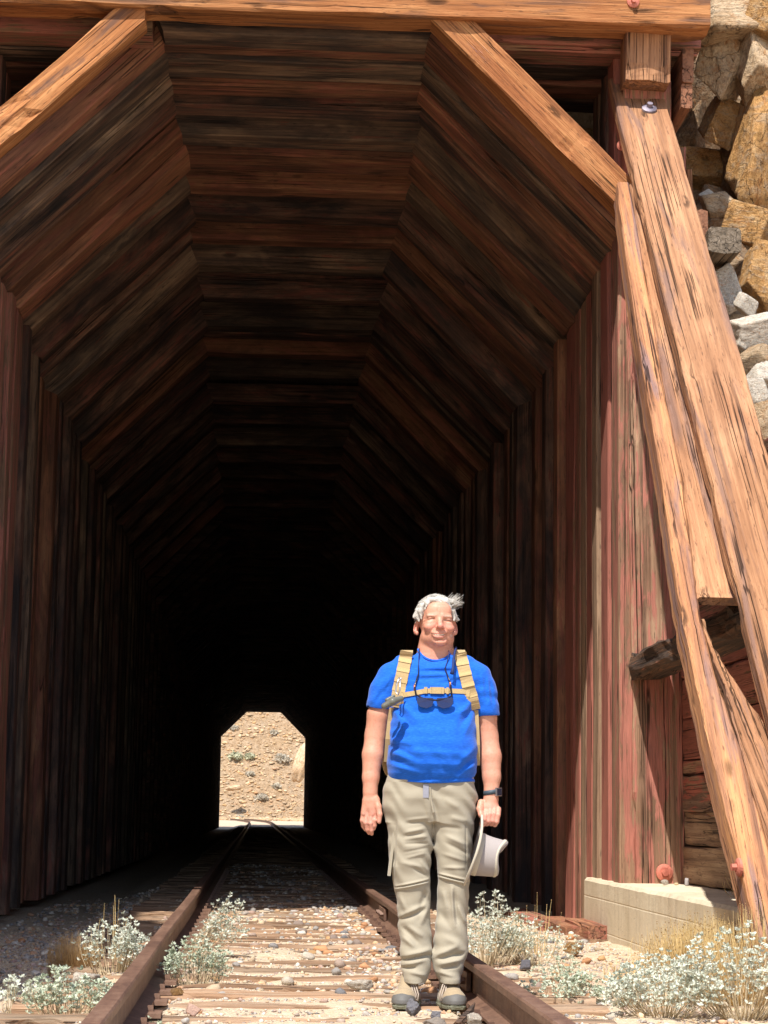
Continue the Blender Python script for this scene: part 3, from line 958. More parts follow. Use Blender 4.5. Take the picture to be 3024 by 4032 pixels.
def cut(u, v):
    # u along the track, v around the section
    prof = [(-3.3, -.3), (-3.5, 2.5), (-3.45, 5.2), (-3.55, 8.0), (-3.6, 1e3), (-6, 1e3), (-12, 1e3)]
    top = np.interp(u, [4.6, 5.4, 7.2, 8.9, 9.9, 10.6, 11.4, 12.0, 13, 16.5], [8.2, 9.9, 11.0, 11.6, 10.8, 10.1, 10.2, 10.9, 11.3, 11.5])
    k = int(v * 6 + 1e-6); f = v * 6 - k
    a = prof[k]; b = prof[min(k + 1, 6)]
    az = min(a[1], top + (0, 0, 0, 0, 0, .8, 2)[k] if a[1] > 900 else a[1]); bz = min(b[1], top + (0, 0, 0, 0, 0, .8, 2)[min(k + 1, 6)] if b[1] > 900 else b[1])
    az = min(az, top + 3) if k > 4 else min(az, top); bz = min(bz, top + 3) if k > 3 else min(bz, top)
    x = a[0] * (1 - f) + b[0] * f; z = az * (1 - f) + bz * f
    n = (mnoise.noise((u * .9, z * .9, x)) * .3 + mnoise.noise((u * 2.7, z * 2.7, x + 4)) * .12) * (.25 if z > top - .8 else 1)
    return (x + n, u + n * .4, z + n * .3)


sheet('rock_cut', cut, np.arange(5.0, 16.5, .16), np.linspace(0, 1, 61), M['ochre'], None, 'structure')
cap = [cut(5.0, v) for v in np.linspace(0, 1, 61)]
capV = cap + [(p[0] - 1.5, 5.6 + .2 * i / 60, -.3) for i, p in enumerate(cap)]
obj('rock_cut_end', mk_mesh('rock_cut_end', capV, [(i, i + 1, 62 + i, 61 + i) for i in range(60)], M['ochre']))
bpy.data.objects['rock_cut_end']['kind'] = 'structure'

# weathered beam ends sticking out of the rubble
st = thing('beam_stub', 'thick grey cracked timber end sticking out of the rocks right of the leaning props', 'timber', (3.1, 14.5, 4.9))
timber('timber', (2.995, 14.2, 4.925), (3.01, 15.6, 4.95), .235, .19, 'endgrey', st, seed=41, seg=8, bev=.02)
st = thing('beam_stub', 'reddish square timber end left of the thick grey one among the rocks', 'timber', (2.9, 14.6, 5.2))
timber('timber', (2.845, 14.3, 5.06), (2.86, 15.8, 5.08), .10, .23, 'endgrain', st, seed=42, seg=8)
st = thing('timber_piece', 'splintered reddish timber standing behind the top of the leaning prop', 'timber', (2.9, 15.3, 5.2))
timber('timber', (2.93, 15.35, 5.3), (2.90, 15.25, 5.95), .06, .09, 'redpost', st, up=(0, -1, 0), seed=43, seg=8, wear=.02)
timber('timber', (2.99, 15.35, 5.2), (2.965, 15.25, 5.78), .04, .05, 'rake', st, up=(0, -1, 0), seed=44, seg=8, wear=.02)

# ================================================================== HILLSIDE BEYOND THE TUNNEL


def hill(u, v):
    y = 236 + v * 1.0; z = -.2 + max(0, v - 4) * .72 + 1.2 * mnoise.noise((u * .06, v * .06, 1)) + .35 * mnoise.noise((u * .35, v * .35, 4)) + .16 * mnoise.noise((u * 1.1, v * 1.1, 4))
    if v < 6: z = gz(u, y) + max(0, v - 2) * .1 + z * max(0, (v - 2) / 4) * .6
    return (u, y, z)


sheet('hillside', hill, axis([(-140, -8, 4), (-8, 10, .22), (10, 140, 4)]), axis([(0, 26, .25), (26, 90, 4)]), M['hill'], None, 'structure')
HP = PAL * 1.0
V, Fc, C = scatter(7500, (-7.5, 8, 212, 262), (.05, .32), small, .2, 21, zfun=lambda x, y: hill(x, y - 236)[2] if y > 236 else gz(x, y), tint=np.array((1.0, .86, .68)))
C = C * .45 + np.array((.50, .36, .215)) * .55 + (C - C.mean(0)) * .15
hr = obj('hillside_rubble', mk_mesh('hillside_rubble', V, Fc, M['stone'], False, C))
tag(hr, 'loose tan rubble covering the sunlit hillside beyond the tunnel', 'rubble', kind='stuff')
V, Fc = rock_shape(71, 4, 9, .1)
o = obj('outcrop', mk_mesh('outcrop', V, Fc, M['tan']), None, mat_world=Matrix.Translation((5.15, 232, 6.9)) @ Matrix.Rotation(.42, 4, 'Y') @ Matrix.Diagonal((1.15, 1.6, 2.7, 1)))
tag(o, 'smooth pale pinkish rock outcrop at the right edge of the far tunnel opening', 'rock')
V, Fc = rock_shape(72, 4, 9, .1)
o = obj('far_boulder', mk_mesh('far_boulder', V, Fc, M['tan']), None, mat_world=Matrix.Translation((-3.1, 240, 3.6)) @ Matrix.Diagonal((.85, .5, .42, 1)))
tag(o, 'long pinkish boulder low on the far hillside at the left', 'rock')


def far_bush(x, y, r, lab, mat, seed):
    z = hill(x, y - 236)[2]
    rs = np.random.RandomState(seed)
    n = 260
    D = rs.normal(size=(n, 3)); D /= np.linalg.norm(D, axis=1)[:, None]; D[:, 2] = abs(D[:, 2])
    P = D * (rs.uniform(.55, 1.05, (n, 1)) * np.array([[r, r, r * .75]])) + (x, y, z)
    A = rs.normal(size=(n, 3)) * r * .17; B = rs.normal(size=(n, 3)) * r * .17
    V = np.stack([P - A, P + B, P + A], 1).reshape(-1, 3)
    o = obj('desert_shrub', mk_mesh('desert_shrub', V, np.arange(3 * n).reshape(n, 3), M[mat]))
    tag(o, lab, 'shrub', 'shrubs on the far hillside')


# ================================================================== PLANTS
def leafmat(name, a, b, tr=.25):
    t = NT(name)
    n = t.noise(t.coord(False), 30., 4)
    c = t.ramp(n, [(.28, tuple(x * .55 for x in a)), (.40, a), (.62, b)])
    m = t.done(c, .75, None, .2)
    tl = t.n('BsdfTranslucent', {'Color': c}).outputs[0]
    ms = t.n('MixShader', {0: tr, 1: t.b.outputs[0], 2: tl}).outputs[0]
    t.t.links.new(ms, t.t.nodes['Material Output'].inputs[0])
    return m


M['silver'] = leafmat('silvery brittlebush leaf', (.52, .56, .46), (.75, .77, .67))
M['silver_green'] = leafmat('grey green leaf', (.44, .50, .36), (.66, .70, .58))
M['stem'] = leafmat('pale dry stem', (.46, .36, .22), (.62, .52, .36), .1)
M['gold'] = leafmat('dry golden grass', (.62, .45, .19), (.82, .66, .36), .3)
M['tan_grass'] = leafmat('dry tan grass', (.46, .30, .14), (.64, .46, .24), .3)
M['seed'] = leafmat('brown seed heads', (.30, .19, .09), (.46, .30, .14), .1)
M['far_green'] = leafmat('far green shrub', (.42, .42, .27), (.54, .52, .37))
M['far_grey'] = leafmat('far grey shrub', (.48, .43, .34), (.58, .52, .41))

plant_far = [(-3.2, 205), (-1.9, 212), (2.4, 210), (3.6, 206), (1.6, 220)]
far_bush(-3.0, 250, .95, 'green rounded shrub high on the far hillside at the left', 'far_green', 1)
far_bush(-1.3, 250.5, .8, 'grey green shrub just right of the green one on the far hillside', 'far_green', 2)
far_bush(2.6, 250, 1.0, 'grey shrub beside the pale outcrop on the far hillside', 'far_grey', 3)
far_bush(0.2, 243.5, .8, 'grey shrub in the middle of the far hillside', 'far_grey', 4)
far_bush(-3.4, 255, .6, 'small grey shrub near the top left of the far hillside', 'far_grey', 5)
far_bush(1.6, 255, .6, 'small grey shrub near the top of the far hillside', 'far_grey', 6)
far_bush(1.9, 245.5, .6, 'low grey shrub below the pale outcrop on the far hillside', 'far_grey', 7)
far_bush(-1.2, 247.5, .6, 'grey shrub low left of centre on the far hillside', 'far_grey', 8)
far_bush(-2.2, 239.3, .55, 'grey shrub at the foot of the far hillside', 'far_grey', 9)


def plant(name, label, cat, base, h, spread, nst, leaves=0, leaf=.022, smat='stem', lmat='silver', lean=(0, 0), seed=1, seeds=0, group=None, blade=.0014, rosette=8, base_r=.05, curl=.3, zb=None, side=.5):
    rs = np.random.RandomState(seed)
    bx, by = base
    bz = gz(bx, by) - .01 if zb is None else zb
    root = thing(name, label, cat, (bx, by, bz), group)
    SV, SF, LV, LF, HV, HF = [], [], [], [], [], []
    ns = nl = nh = 0
    clumps = rs.uniform(0, 6.283, 7)
    for i in range(nst):
        a = clumps[rs.randint(7)] + rs.normal() * .35 if leaves else rs.uniform(0, 6.283); rr = math.sqrt(rs.uniform()) * spread
        tip = np.array((math.cos(a) * rr + lean[0], math.sin(a) * rr + lean[1], h * rs.uniform(.45, 1.0) * (1 - .35 * (rr / spread) ** 2)))
        b0 = np.array((math.cos(a) * rr * base_r / spread * 3 * rs.uniform(.3, 1) if spread else 0, math.sin(a) * base_r * rs.uniform(0, 1), 0.))
        mid = (b0 + tip) * .5 + np.array((math.cos(a), math.sin(a), 0)) * curl * rr * rs.uniform(.1, .8) + rs.normal(size=3) * .012
        pts = []
        for t in (0, .25, .5, .75, 1.):
            pts.append(b0 * (1 - t) ** 2 + 2 * mid * t * (1 - t) + tip * t * t)
        pts = np.array(pts) + (bx, by, bz)
        side_v = rs.normal(size=3); side_v[2] = 0; side_v /= np.linalg.norm(side_v) + 1e-9
        w = blade * rs.uniform(.7, 1.3)
        sv2 = np.cross(side_v, (0, 0, 1.))
        for sv in (side_v, sv2):
            V = np.concatenate([pts + sv * w * np.array([1.3, 1.2, 1, .8, .4])[:, None], pts - sv * w * np.array([1.3, 1.2, 1, .8, .4])[:, None]])
            SV.append(V); SF += [(ns + k, ns + k + 1, ns + 6 + k, ns + 5 + k) for k in range(4)]; ns += 10
        if leaves:
            for c in range(leaves):
                t = 1 - (c / max(leaves, 1)) * side if leaves > 1 else 1
                pc = b0 * (1 - t) ** 2 + 2 * mid * t * (1 - t) + tip * t * t + (bx, by, bz)
                if c: pc = pc + rs.normal(size=3) * .018
                for r in range(rosette if c == 0 else max(3, rosette // 2)):
                    d = rs.normal(size=3); d[2] = abs(d[2]) * .7 + .15; d /= np.linalg.norm(d)
                    s = np.cross(d, rs.normal(size=3)); s /= np.linalg.norm(s) + 1e-9
                    l = leaf * rs.uniform(.5, 1.15) * .85; ww = l * rs.uniform(.2, .3)
                    up = np.cross(s, d) * l * .12
                    V = np.array([pc, pc + d * l * .35 + s * ww - up * .2, pc + d * l * .75 + s * ww * .8, pc + d * l - up, pc + d * l * .75 - s * ww * .8, pc + d * l * .35 - s * ww - up * .2, pc + d * l * .55 + up])
                    LV.append(V); LF += [(nl, nl + 1, nl + 6), (nl + 1, nl + 2, nl + 6), (nl + 2, nl + 3, nl + 6), (nl + 3, nl + 4, nl + 6), (nl + 4, nl + 5, nl + 6), (nl + 5, nl, nl + 6)]; nl += 7
        if seeds and rs.uniform() < seeds:
            p = pts[-1]; s = .004
            HV.append(np.array([(1, 0, 0), (-1, 0, 0), (0, 1, 0), (0, -1, 0), (0, 0, 1), (0, 0, -1)], float) * s + p)
            HF += [tuple(nh + k for k in f) for f in ((0, 2, 4), (2, 1, 4), (1, 3, 4), (3, 0, 4), (2, 0, 5), (1, 2, 5), (3, 1, 5), (0, 3, 5))]; nh += 6
    o = obj('stems' if leaves else 'blades', mk_mesh('stems', np.concatenate(SV), np.array(SF), M[smat]), root); o['kind'] = 'stuff'
    if LV:
        o = obj('foliage', mk_mesh('foliage', np.concatenate(LV), np.array(LF), M[lmat]), root); o['kind'] = 'stuff'
    if HV:
        o = obj('seed_heads', mk_mesh('seed_heads', np.concatenate(HV), np.array(HF), M['seed']), root); o['kind'] = 'stuff'
    return root


SH = 'silvery shrubs growing beside the rails'
plant('silver_shrub', 'tall silvery shrub beside the right rail just right of the man', 'shrub', (1.08, 11.9), .44, .24, 110, 4, .025, seed=1, group=SH, lean=(.02, 0))
plant('silver_shrub', 'wide pale shrub with bare twiggy foot between the man and the concrete footing', 'shrub', (1.36, 12.1), .27, .27, 130, 3, .024, seed=2, group=SH)
plant('silver_shrub', 'small silvery shrub showing between the trouser legs of the man', 'shrub', (.93, 11.3), .3, .12, 26, 2, .024, seed=3, group=SH)
plant('green_shrub', 'low grey green shrub along the outside of the right rail', 'shrub', (1.20, 9.9), .17, .22, 80, 4, .024, lmat='silver_green', seed=4, group=SH)
plant('green_shrub', 'dark low shrub behind the grey green one near the right rail', 'shrub', (1.33, 10.9), .16, .17, 40, 2, .022, lmat='silver_green', seed=5, group=SH)
plant('silver_shrub', 'large silvery shrub in the bottom right corner', 'shrub', (1.86, 9.05), .43, .30, 170, 4, .025, seed=6, group=SH)
plant('silver_shrub', 'silvery shrub left of the large one in the bottom right corner', 'shrub', (1.52, 9.05), .27, .26, 140, 4, .024, seed=7, group=SH)
plant('silver_shrub', 'sparse silvery shrub half hidden in the golden grass by the footing', 'shrub', (1.72, 9.9), .26, .24, 95, 4, .024, seed=17, group=SH)
plant('silver_shrub', 'silvery shrub left of the left rail in front of the dry tan grass', 'shrub', (-.98, 11.2), .33, .19, 95, 4, .024, lmat='silver', seed=8, group=SH)
plant('silver_shrub', 'bushy shrub inside the left rail with leaves down to the gravel', 'shrub', (-.53, 10.45), .26, .17, 95, 4, .024, lmat='silver_green', seed=9, group=SH)
plant('silver_shrub', 'silvery shrub inside the left rail leaning towards the track centre', 'shrub', (-.60, 12.2), .40, .12, 70, 4, .023, lean=(.2, .1), seed=10, group=SH)
plant('silver_shrub', 'leafy pale shrub in the bottom left corner', 'shrub', (-1.02, 8.95), .23, .20, 90, 4, .026, lmat='silver_green', seed=11, group=SH)
plant('silver_shrub', 'small pale shrub at the left edge of the picture on the sleepers', 'shrub', (-1.33, 9.35), .19, .16, 36, 3, .026, seed=12, group=SH)
plant('silver_shrub', 'tiny green seedling beside the left rail at the bottom edge', 'shrub', (-.66, 8.62), .07, .06, 9, 2, .02, lmat='silver_green', seed=13, group=SH)
plant('dry_stalks', 'bare yellowish forked stalks rising behind the shrub left of the left rail', 'dry plant', (-1.02, 12.0), .46, .13, 9, 0, smat='gold', seed=14, blade=.0025)
plant('dry_stalks', 'thin yellow stalks behind the silvery shrubs right of the man', 'dry plant', (1.5, 12.9), .42, .18, 26, 0, smat='gold', seed=15, seeds=1., blade=.0016)
GR = 'clumps of dry grass'
plant('dry_grass', 'dry tan grass clump left of the left rail', 'grass', (-1.22, 11.45), .27, .16, 520, 0, smat='tan_grass', seed=20, blade=.0011, group=GR)
for i, (x, y, h_, sp, n, lab) in enumerate(((2.02, 10.6, .42, .36, 1100, 'tall golden dry grass in front of the concrete footing'),
                                            (2.22, 11.3, .42, .28, 700, 'golden dry grass against the middle of the concrete footing'),
                                            (2.15, 9.7, .50, .36, 1000, 'golden dry grass at the right edge above the silvery shrub'),
                                            (1.80, 10.9, .18, .26, 260, 'short golden grass left of the taller clumps by the footing'))):
    plant('dry_grass', lab, 'grass', (x, y), h_, sp, n, 0, smat='gold', seed=30 + i, blade=.0012, seeds=.3, group=GR, base_r=.12)
plant('dry_grass', 'thin golden grass growing on the concrete beside the foot of the prop', 'grass', (2.75, 12.6), .2, .2, 60, 0, smat='gold', seed=40, blade=.0012, seeds=.6, group=GR, zb=.36)

# ================================================================== LOOSE ROCKS THAT STAND OUT


def rock_thing(name, label, loc, size, col=None, mat=None, seed=1, rough=.07, rz=0., sub=4, ry=0., cat='rock'):
    V, Fc = rock_shape(seed, sub, 10, rough, blocky=True)
    me = mk_mesh(name, V, Fc, M['stone'] if col else M[mat], False, np.repeat(np.array(col)[None], len(V), 0) if col else None)
    o = obj(name, me, None, mat_world=Matrix.Translation(loc) @ Matrix.Rotation(rz, 4, 'Z') @ Matrix.Rotation(ry, 4, 'Y') @ Matrix.Diagonal((*size, 1)))
    return tag(o, label, cat)


rock_thing('lava_rock', 'dark grey pitted rock standing on end in front of the right shoe', (.415, 8.80, .032), (.036, .034, .040), (.17, .17, .19), seed=601, rough=.16, ry=.3, sub=5)
rock_thing('lava_rock', 'dark grey rock lying between the shoes and the bottom edge', (.505, 8.75, .012), (.026, .022, .02), (.19, .19, .21), seed=602, rough=.14)
rock_thing('lava_rock', 'brownish pitted rock lying at the bottom edge below the shoes', (.47, 8.46, .005), (.055, .035, .024), (.26, .23, .2), seed=603, rough=.16)
rock_thing('pale_rock', 'flat white rock lying on a sleeper left of the man', (.27, 10.15, .02), (.075, .05, .032), None, 'white', seed=604, rough=.1)
rock_thing('pale_rock', 'white broken rock by the right rail at the bottom edge', (.63, 8.45, .015), (.045, .04, .035), None, 'white', seed=605)
rock_thing('dark_rock', 'dark rounded rock on a sleeper end right of the right rail', (1.22, 11.4, .03), (.05, .04, .04), (.13, .13, .15), seed=606)
rock_thing('ochre_rock', 'ochre rock lying between the shrubs and the concrete footing', (1.78, 13.4, .0), (.075, .05, .05), None, 'ochre', seed=607)
rock_thing('pale_rock', 'pale rock half buried among the left sleeper ends', (-1.06, 10.35, .01), (.09, .06, .05), None, 'white', seed=608)
rock_thing('ochre_rock', 'small ochre rock beside the foot of the left rail', (-.60, 9.75, .01), (.04, .03, .025), None, 'ochre', seed=609)
rock_thing('pink_rock', 'pinkish triangular rock inside the left rail at the bottom', (-.50, 8.85, .01), (.045, .04, .035), (.50, .34, .27), seed=610)
rock_thing('pebble', 'small white stone leaning on the red bolt on the footing', (2.60, 14.52, .385), (.03, .02, .025), None, 'white', seed=611, sub=3)
rock_thing('pebble', 'pointed grey stone on the footing at the foot of the post', (2.76, 14.55, .39), (.022, .02, .038), (.42, .40, .40), seed=612, sub=3)
rock_thing('pebble', 'tiny yellowish stone between the two others on the footing', (2.68, 14.52, .375), (.018, .015, .013), (.6, .48, .3), seed=613, sub=3)
rock_thing('pebble', 'white stone lying on top of the charred crosspiece', (2.60, 11.75, 2.125), (.035, .035, .025), None, 'white', seed=614, sub=3)
wd = MB()
wd.tube([(.56, 8.43, .0), (.59, 8.46, .02), (.625, 8.52, .05), (.645, 8.56, .075)], [.016, .020, .014, .004], 6)
tag(wd.build('wood_splinter', M['char'], None), 'dark brown splinter of wood beside the white rock at the right rail', 'wood')
# ================================================================== PERSON
PX, PY = .52, 9.30


def surface_nets(F, lo, h):
    S = F < 0
    c = S[:-1, :-1, :-1]
    cnt = np.zeros(c.shape, np.int8)
    for dx in (0, 1):
        for dy in (0, 1):
            for dz in (0, 1):
                cnt += S[dx:S.shape[0] - 1 + dx, dy:S.shape[1] - 1 + dy, dz:S.shape[2] - 1 + dz]
    act = (cnt > 0) & (cnt < 8)
    I = np.argwhere(act)
    idx = np.full(c.shape, -1, np.int32); idx[act] = np.arange(len(I))
    pos = np.zeros((len(I), 3)); num = np.zeros(len(I))
    cor = [(a, b, d) for a in (0, 1) for b in (0, 1) for d in (0, 1)]
    val = {k: F[I[:, 0] + k[0], I[:, 1] + k[1], I[:, 2] + k[2]] for k in cor}
    for a in cor:
        for ax in range(3):
            if a[ax]: continue
            b = list(a); b[ax] = 1; b = tuple(b)
            va, vb = val[a], val[b]
            m = (va < 0) != (vb < 0)
            t = np.where(m, va / np.where(va - vb == 0, 1, va - vb), 0)
            p = np.tile(np.array(a, float), (len(I), 1)); p[:, ax] += t
            pos[m] += p[m]; num += m
    V = (I + pos / num[:, None]) * h + lo
    Q = []
    for ax in range(3):
        sl0 = [slice(None)] * 3; sl1 = [slice(None)] * 3
        sl0[ax] = slice(0, -1); sl1[ax] = slice(1, None)
        A, B = S[tuple(sl0)], S[tuple(sl1)]
        E = np.argwhere(A != B)
        o = [k for k in range(3) if k != ax]
        ok = np.all(E[:, o] > 0, 1) & (E[:, o[0]] < S.shape[o[0]] - 1) & (E[:, o[1]] < S.shape[o[1]] - 1)
        E = E[ok]
        flip = A[E[:, 0], E[:, 1], E[:, 2]]
        def cell(d0, d1):
            e = E.copy(); e[:, o[0]] -= d0; e[:, o[1]] -= d1
            return idx[e[:, 0], e[:, 1], e[:, 2]]
        q = np.stack([cell(0, 0), cell(1, 0), cell(1, 1), cell(0, 1)], 1)
        if ax == 1: flip = ~flip
        q[flip] = q[flip][:, ::-1]
        Q.append(q)
    Q = np.concatenate(Q); Q = Q[np.all(Q >= 0, 1)]
    return V, Q[:, ::-1]


class SDF:
    def __init__(s, lo, hi, h):
        s.lo = np.array(lo, float); s.h = h
        s.n = np.ceil((np.array(hi) - s.lo) / h).astype(int) + 1
        s.F = np.full(s.n, .5, np.float32)
        s.ax = [s.lo[i] + np.arange(s.n[i]) * h for i in range(3)]
    def region(s, lo, hi):
        sl = []
        for i in range(3):
            a = int(max(0, math.floor((lo[i] - s.lo[i]) / s.h))); b = int(min(s.n[i], math.ceil((hi[i] - s.lo[i]) / s.h) + 1))
            sl.append(slice(a, max(b, a)))
        X = s.ax[0][sl[0]][:, None, None]; Y = s.ax[1][sl[1]][None, :, None]; Z = s.ax[2][sl[2]][None, None, :]
        return tuple(sl), X, Y, Z
    def op(s, f, lo, hi, k=.01, mode='add'):
        sl, X, Y, Z = s.region(np.array(lo) - k - .012, np.array(hi) + k + .012)
        sub = s.F[sl]
        if sub.size == 0: return
        d = np.broadcast_to(f(X, Y, Z), sub.shape)
        if mode == 'add':
            hh = np.clip(.5 + .5 * (sub - d) / k, 0, 1); s.F[sl] = sub * (1 - hh) + d * hh - k * hh * (1 - hh)
        elif mode == 'cut':
            hh = np.clip(.5 - .5 * (sub + d) / k, 0, 1); s.F[sl] = sub * (1 - hh) - d * hh + k * hh * (1 - hh)
        elif mode == 'and':
            s.F[sl] = np.maximum(sub, d)
        elif mode == 'disp':
            s.F[sl] = sub - d
    def ell(s, c, r, k=.01, mode='add', rot=None):
        c = np.array(c, float); r = np.array(r, float); m = r.max()
        A = np.array(rot.to_3x3()).T if rot is not None else np.eye(3)
        def f(X, Y, Z):
            x, y, z = X - c[0], Y - c[1], Z - c[2]
            u = [(A[i, 0] * x + A[i, 1] * y + A[i, 2] * z) / r[i] for i in range(3)]
            q = np.sqrt(u[0] ** 2 + u[1] ** 2 + u[2] ** 2)
            g = np.sqrt((u[0] / r[0]) ** 2 + (u[1] / r[1]) ** 2 + (u[2] / r[2]) ** 2) + 1e-6
            return np.maximum(q * (q - 1) / g, -m)
        s.op(f, c - m, c + m, k, mode)
    def cap(s, a, b, r1, r2=None, k=.01, mode='add', sc=(1, 1, 1)):
        r2 = r1 if r2 is None else r2
        a = np.array(a, float); b = np.array(b, float); sc = np.array(sc, float)
        A, B = a * sc, b * sc; d = B - A; L = (d @ d) + 1e-12
        def f(X, Y, Z):
            x, y, z = X * sc[0] - A[0], Y * sc[1] - A[1], Z * sc[2] - A[2]
            t = np.clip((x * d[0] + y * d[1] + z * d[2]) / L, 0, 1)
            return np.sqrt((x - d[0] * t) ** 2 + (y - d[1] * t) ** 2 + (z - d[2] * t) ** 2) - (r1 + (r2 - r1) * t)
        m = max(r1, r2) / sc.min()
        s.op(f, np.minimum(a, b) - m, np.maximum(a, b) + m, k, mode)
    def chain(s, P, rs, k=.01, **kw):
        for i in range(len(P) - 1): s.cap(P[i], P[i + 1], rs[i], rs[i + 1], k, **kw)
    def loft(s, z, cx, rx, cy, ry, k=.01, p=2.3, mode='add'):
        z = np.array(z, float)
        o = np.argsort(z); z = z[o]
        a = [np.array(q, float)[o] for q in (cx, rx, cy, ry)]
        def sm(Z, q):
            # smooth interpolation
            return np.interp(Z, z, q)
        def f(X, Y, Z):
            c0, r0, c1, r1 = (sm(Z, q) for q in a)
            u = np.abs((X - c0) / r0); v = np.abs((Y - c1) / r1)
            q = (u ** p + v ** p) ** (1 / p)
            d = (q - 1) * np.minimum(r0, r1) * .9
            return np.maximum(d, np.maximum(z[0] - Z, Z - z[-1]))
        s.op(f, ((a[0] - a[1]).min(), (a[2] - a[3]).min(), z[0]), ((a[0] + a[1]).max(), (a[2] + a[3]).max(), z[-1]), k, mode)
    def folds(s, L, ylim=0.02, back=False):
        """L: (x1, z1, x2, z2, width, amplitude) ridges (+) or creases (-) on the front"""
        for (x1, z1, x2, z2, w, am) in L:
            d = np.array([x2 - x1, z2 - z1]); LL = d @ d + 1e-9
            def f(X, Y, Z):
                t = np.clip(((X - x1) * d[0] + (Z - z1) * d[1]) / LL, 0, 1)
                qq = ((X - x1 - d[0] * t) ** 2 + (Z - z1 - d[1] * t) ** 2) / (w * w)
                fade = np.clip((ylim - Y) / .04, 0, 1)
                return am * np.exp(-qq) * fade * (1 - .7 * np.abs(2 * t - 1) ** 3)
            s.op(f, (min(x1, x2) - 2.5 * w, -.4, min(z1, z2) - 2.5 * w), (max(x1, x2) + 2.5 * w, ylim, max(z1, z2) + 2.5 * w), 0, 'disp')
    def mesh(s, name, mat, smooth=True, colf=None):
        V, Q = surface_nets(s.F, s.lo, s.h)
        return mk_mesh(name, V, Q, mat, smooth, colf(V) if colf else None)
    def frontY(s, x, z, off=0., back=False):
        i = int(round((x - s.lo[0]) / s.h)); k = int(round((z - s.lo[2]) / s.h))
        i = min(max(i, 0), s.n[0] - 1); k = min(max(k, 0), s.n[2] - 1)
        col_ = s.F[i, :, k] < 0
        if not col_.any(): return None
        j = np.argmax(col_) if not back else len(col_) - 1 - np.argmax(col_[::-1])
        return s.ax[1][j] + (off if back else -off)


def fabric(name, col, sc=260., bd=.0012, dark=.6, heather=0., rough=.9):
    t = NT(name)
    v = t.coord(False)
    n1 = t.noise(t.scale(v, (1, 1, 2.2)), sc, 3, .6)
    n2 = t.noise(t.scale(v, (1, 1, 6)), 55., 4, .6)
    c = t.mix(t.ramp(n1, [(.35, 1 - dark), (.6, 0.)]), col, tuple(x * .55 for x in col))
    if heather: c = t.mix(t.ramp(n2, [(.45, 0.), (.7, heather)]), c, tuple(min(1, x * 1.9 + .02) for x in col))
    m = t.done(c, rough, t.bump(t.math('ADD', n1, t.mul(n2, .6)), bd, .6), .25)
    t.b.inputs['Sheen Weight'].default_value = .15
    return m


def skin_mat():
    t = NT('sunlit fair skin')
    v = t.coord(False)
    c = t.n('VertexColor', layer_name='Col').outputs[0]
    n1 = t.noise(v, 90., 4, .6); n2 = t.noise(v, 22., 4, .6)
    c = t.mix(t.ramp(n2, [(.4, 0.), (.7, .35)]), c, t.mix(1., c, (1., .78, .72), 'MULTIPLY'))
    c = t.mix(t.ramp(n1, [(.35, .25), (.5, 0.)]), c, t.mix(1., c, (.75, .55, .45), 'MULTIPLY'))
    m = t.done(c, .5, t.bump(n1, .0012, .5), .35)
    t.b.inputs['Subsurface Weight'].default_value = .12
    t.b.inputs['Subsurface Radius'].default_value = (.012, .004, .002)
    t.b.inputs['Subsurface Scale'].default_value = .6
    return m


M['skin'] = skin_mat()
M['shirt'] = fabric('bright blue knit shirt', (.005, .105, .56), 300., .0006, .7, .4)
M['trousers'] = fabric('khaki hiking trousers', (.35, .31, .235), 500., .0006, .8, .0)
M['khaki'] = fabric('coyote tan webbing', (.42, .30, .15), 350., .001, .6)
M['khaki2'] = fabric('lighter tan webbing', (.50, .36, .17), 350., .001, .6)
M['hat'] = fabric('pale pinkish grey hat cloth', (.35, .31, .295), 320., .001, .8)
M['hatrim'] = fabric('beige hat edging', (.50, .45, .36), 320., .001, .8)
M['hair'] = plain('white grey hair', (.56, .53, .48), .6, 0, 160., .006, .7)
M['dark'] = plain('dark glossy plastic', (.02, .02, .035), .2)
M['lens'] = plain('dark blue sunglass lens', (.02, .03, .10), .06)
M['cord'] = plain('dark blue cord', (.015, .03, .12), .7)
M['bronze'] = plain('coppery plastic', (.45, .16, .07), .3, .5)
M['olive'] = plain('olive grey plastic case', (.13, .13, .11), .35)
M['alu'] = plain('brushed aluminium', (.6, .58, .6), .3, .9)
M['watchband'] = plain('dark slate watch band', (.05, .07, .09), .5)
M['rubber'] = plain('slate grey rubber', (.13, .125, .118), .6)
M['sole'] = plain('olive grey sole', (.17, .17, .12), .8)
M['suede'] = fabric('tan suede shoe', (.37, .285, .18), 200., .001, .6)
M['lace'] = plain('taupe shoe lace', (.40, .33, .27), .9, 0, 200., .002)
M['teeth'] = plain('teeth', (.8, .74, .6), .4)
M['greytab'] = plain('grey webbing tab', (.28, .28, .33), .8)

T0 = Matrix.Translation((PX, PY, 0)) @ Matrix.Rotation(R(-1.5), 4, 'Z')

# ---- the body: torso core, arms, hands, neck and head in one surface
B = SDF((-.34, -.20, .72), (.345, .17, 1.83), .0023)
tz = [.90, 1.0, 1.12, 1.25, 1.38, 1.46, 1.50, 1.53]
B.loft(tz, [0] * 8, [.155, .165, .17, .165, .165, .145, .105, .07], [0, -.02, -.03, -.02, -.005, 0, .005, .01], [.09, .11, .12, .11, .095, .08, .065, .055], .01)
B.cap((-.02, .015, 1.46), (.0, .0, 1.60), .066, .060, .02)
B.cap((.05, .015, 1.46), (.03, .0, 1.60), .066, .060, .02)
B.cap((.01, .002, 1.50), (.02, -.006, 1.585), .052, .05, .02)
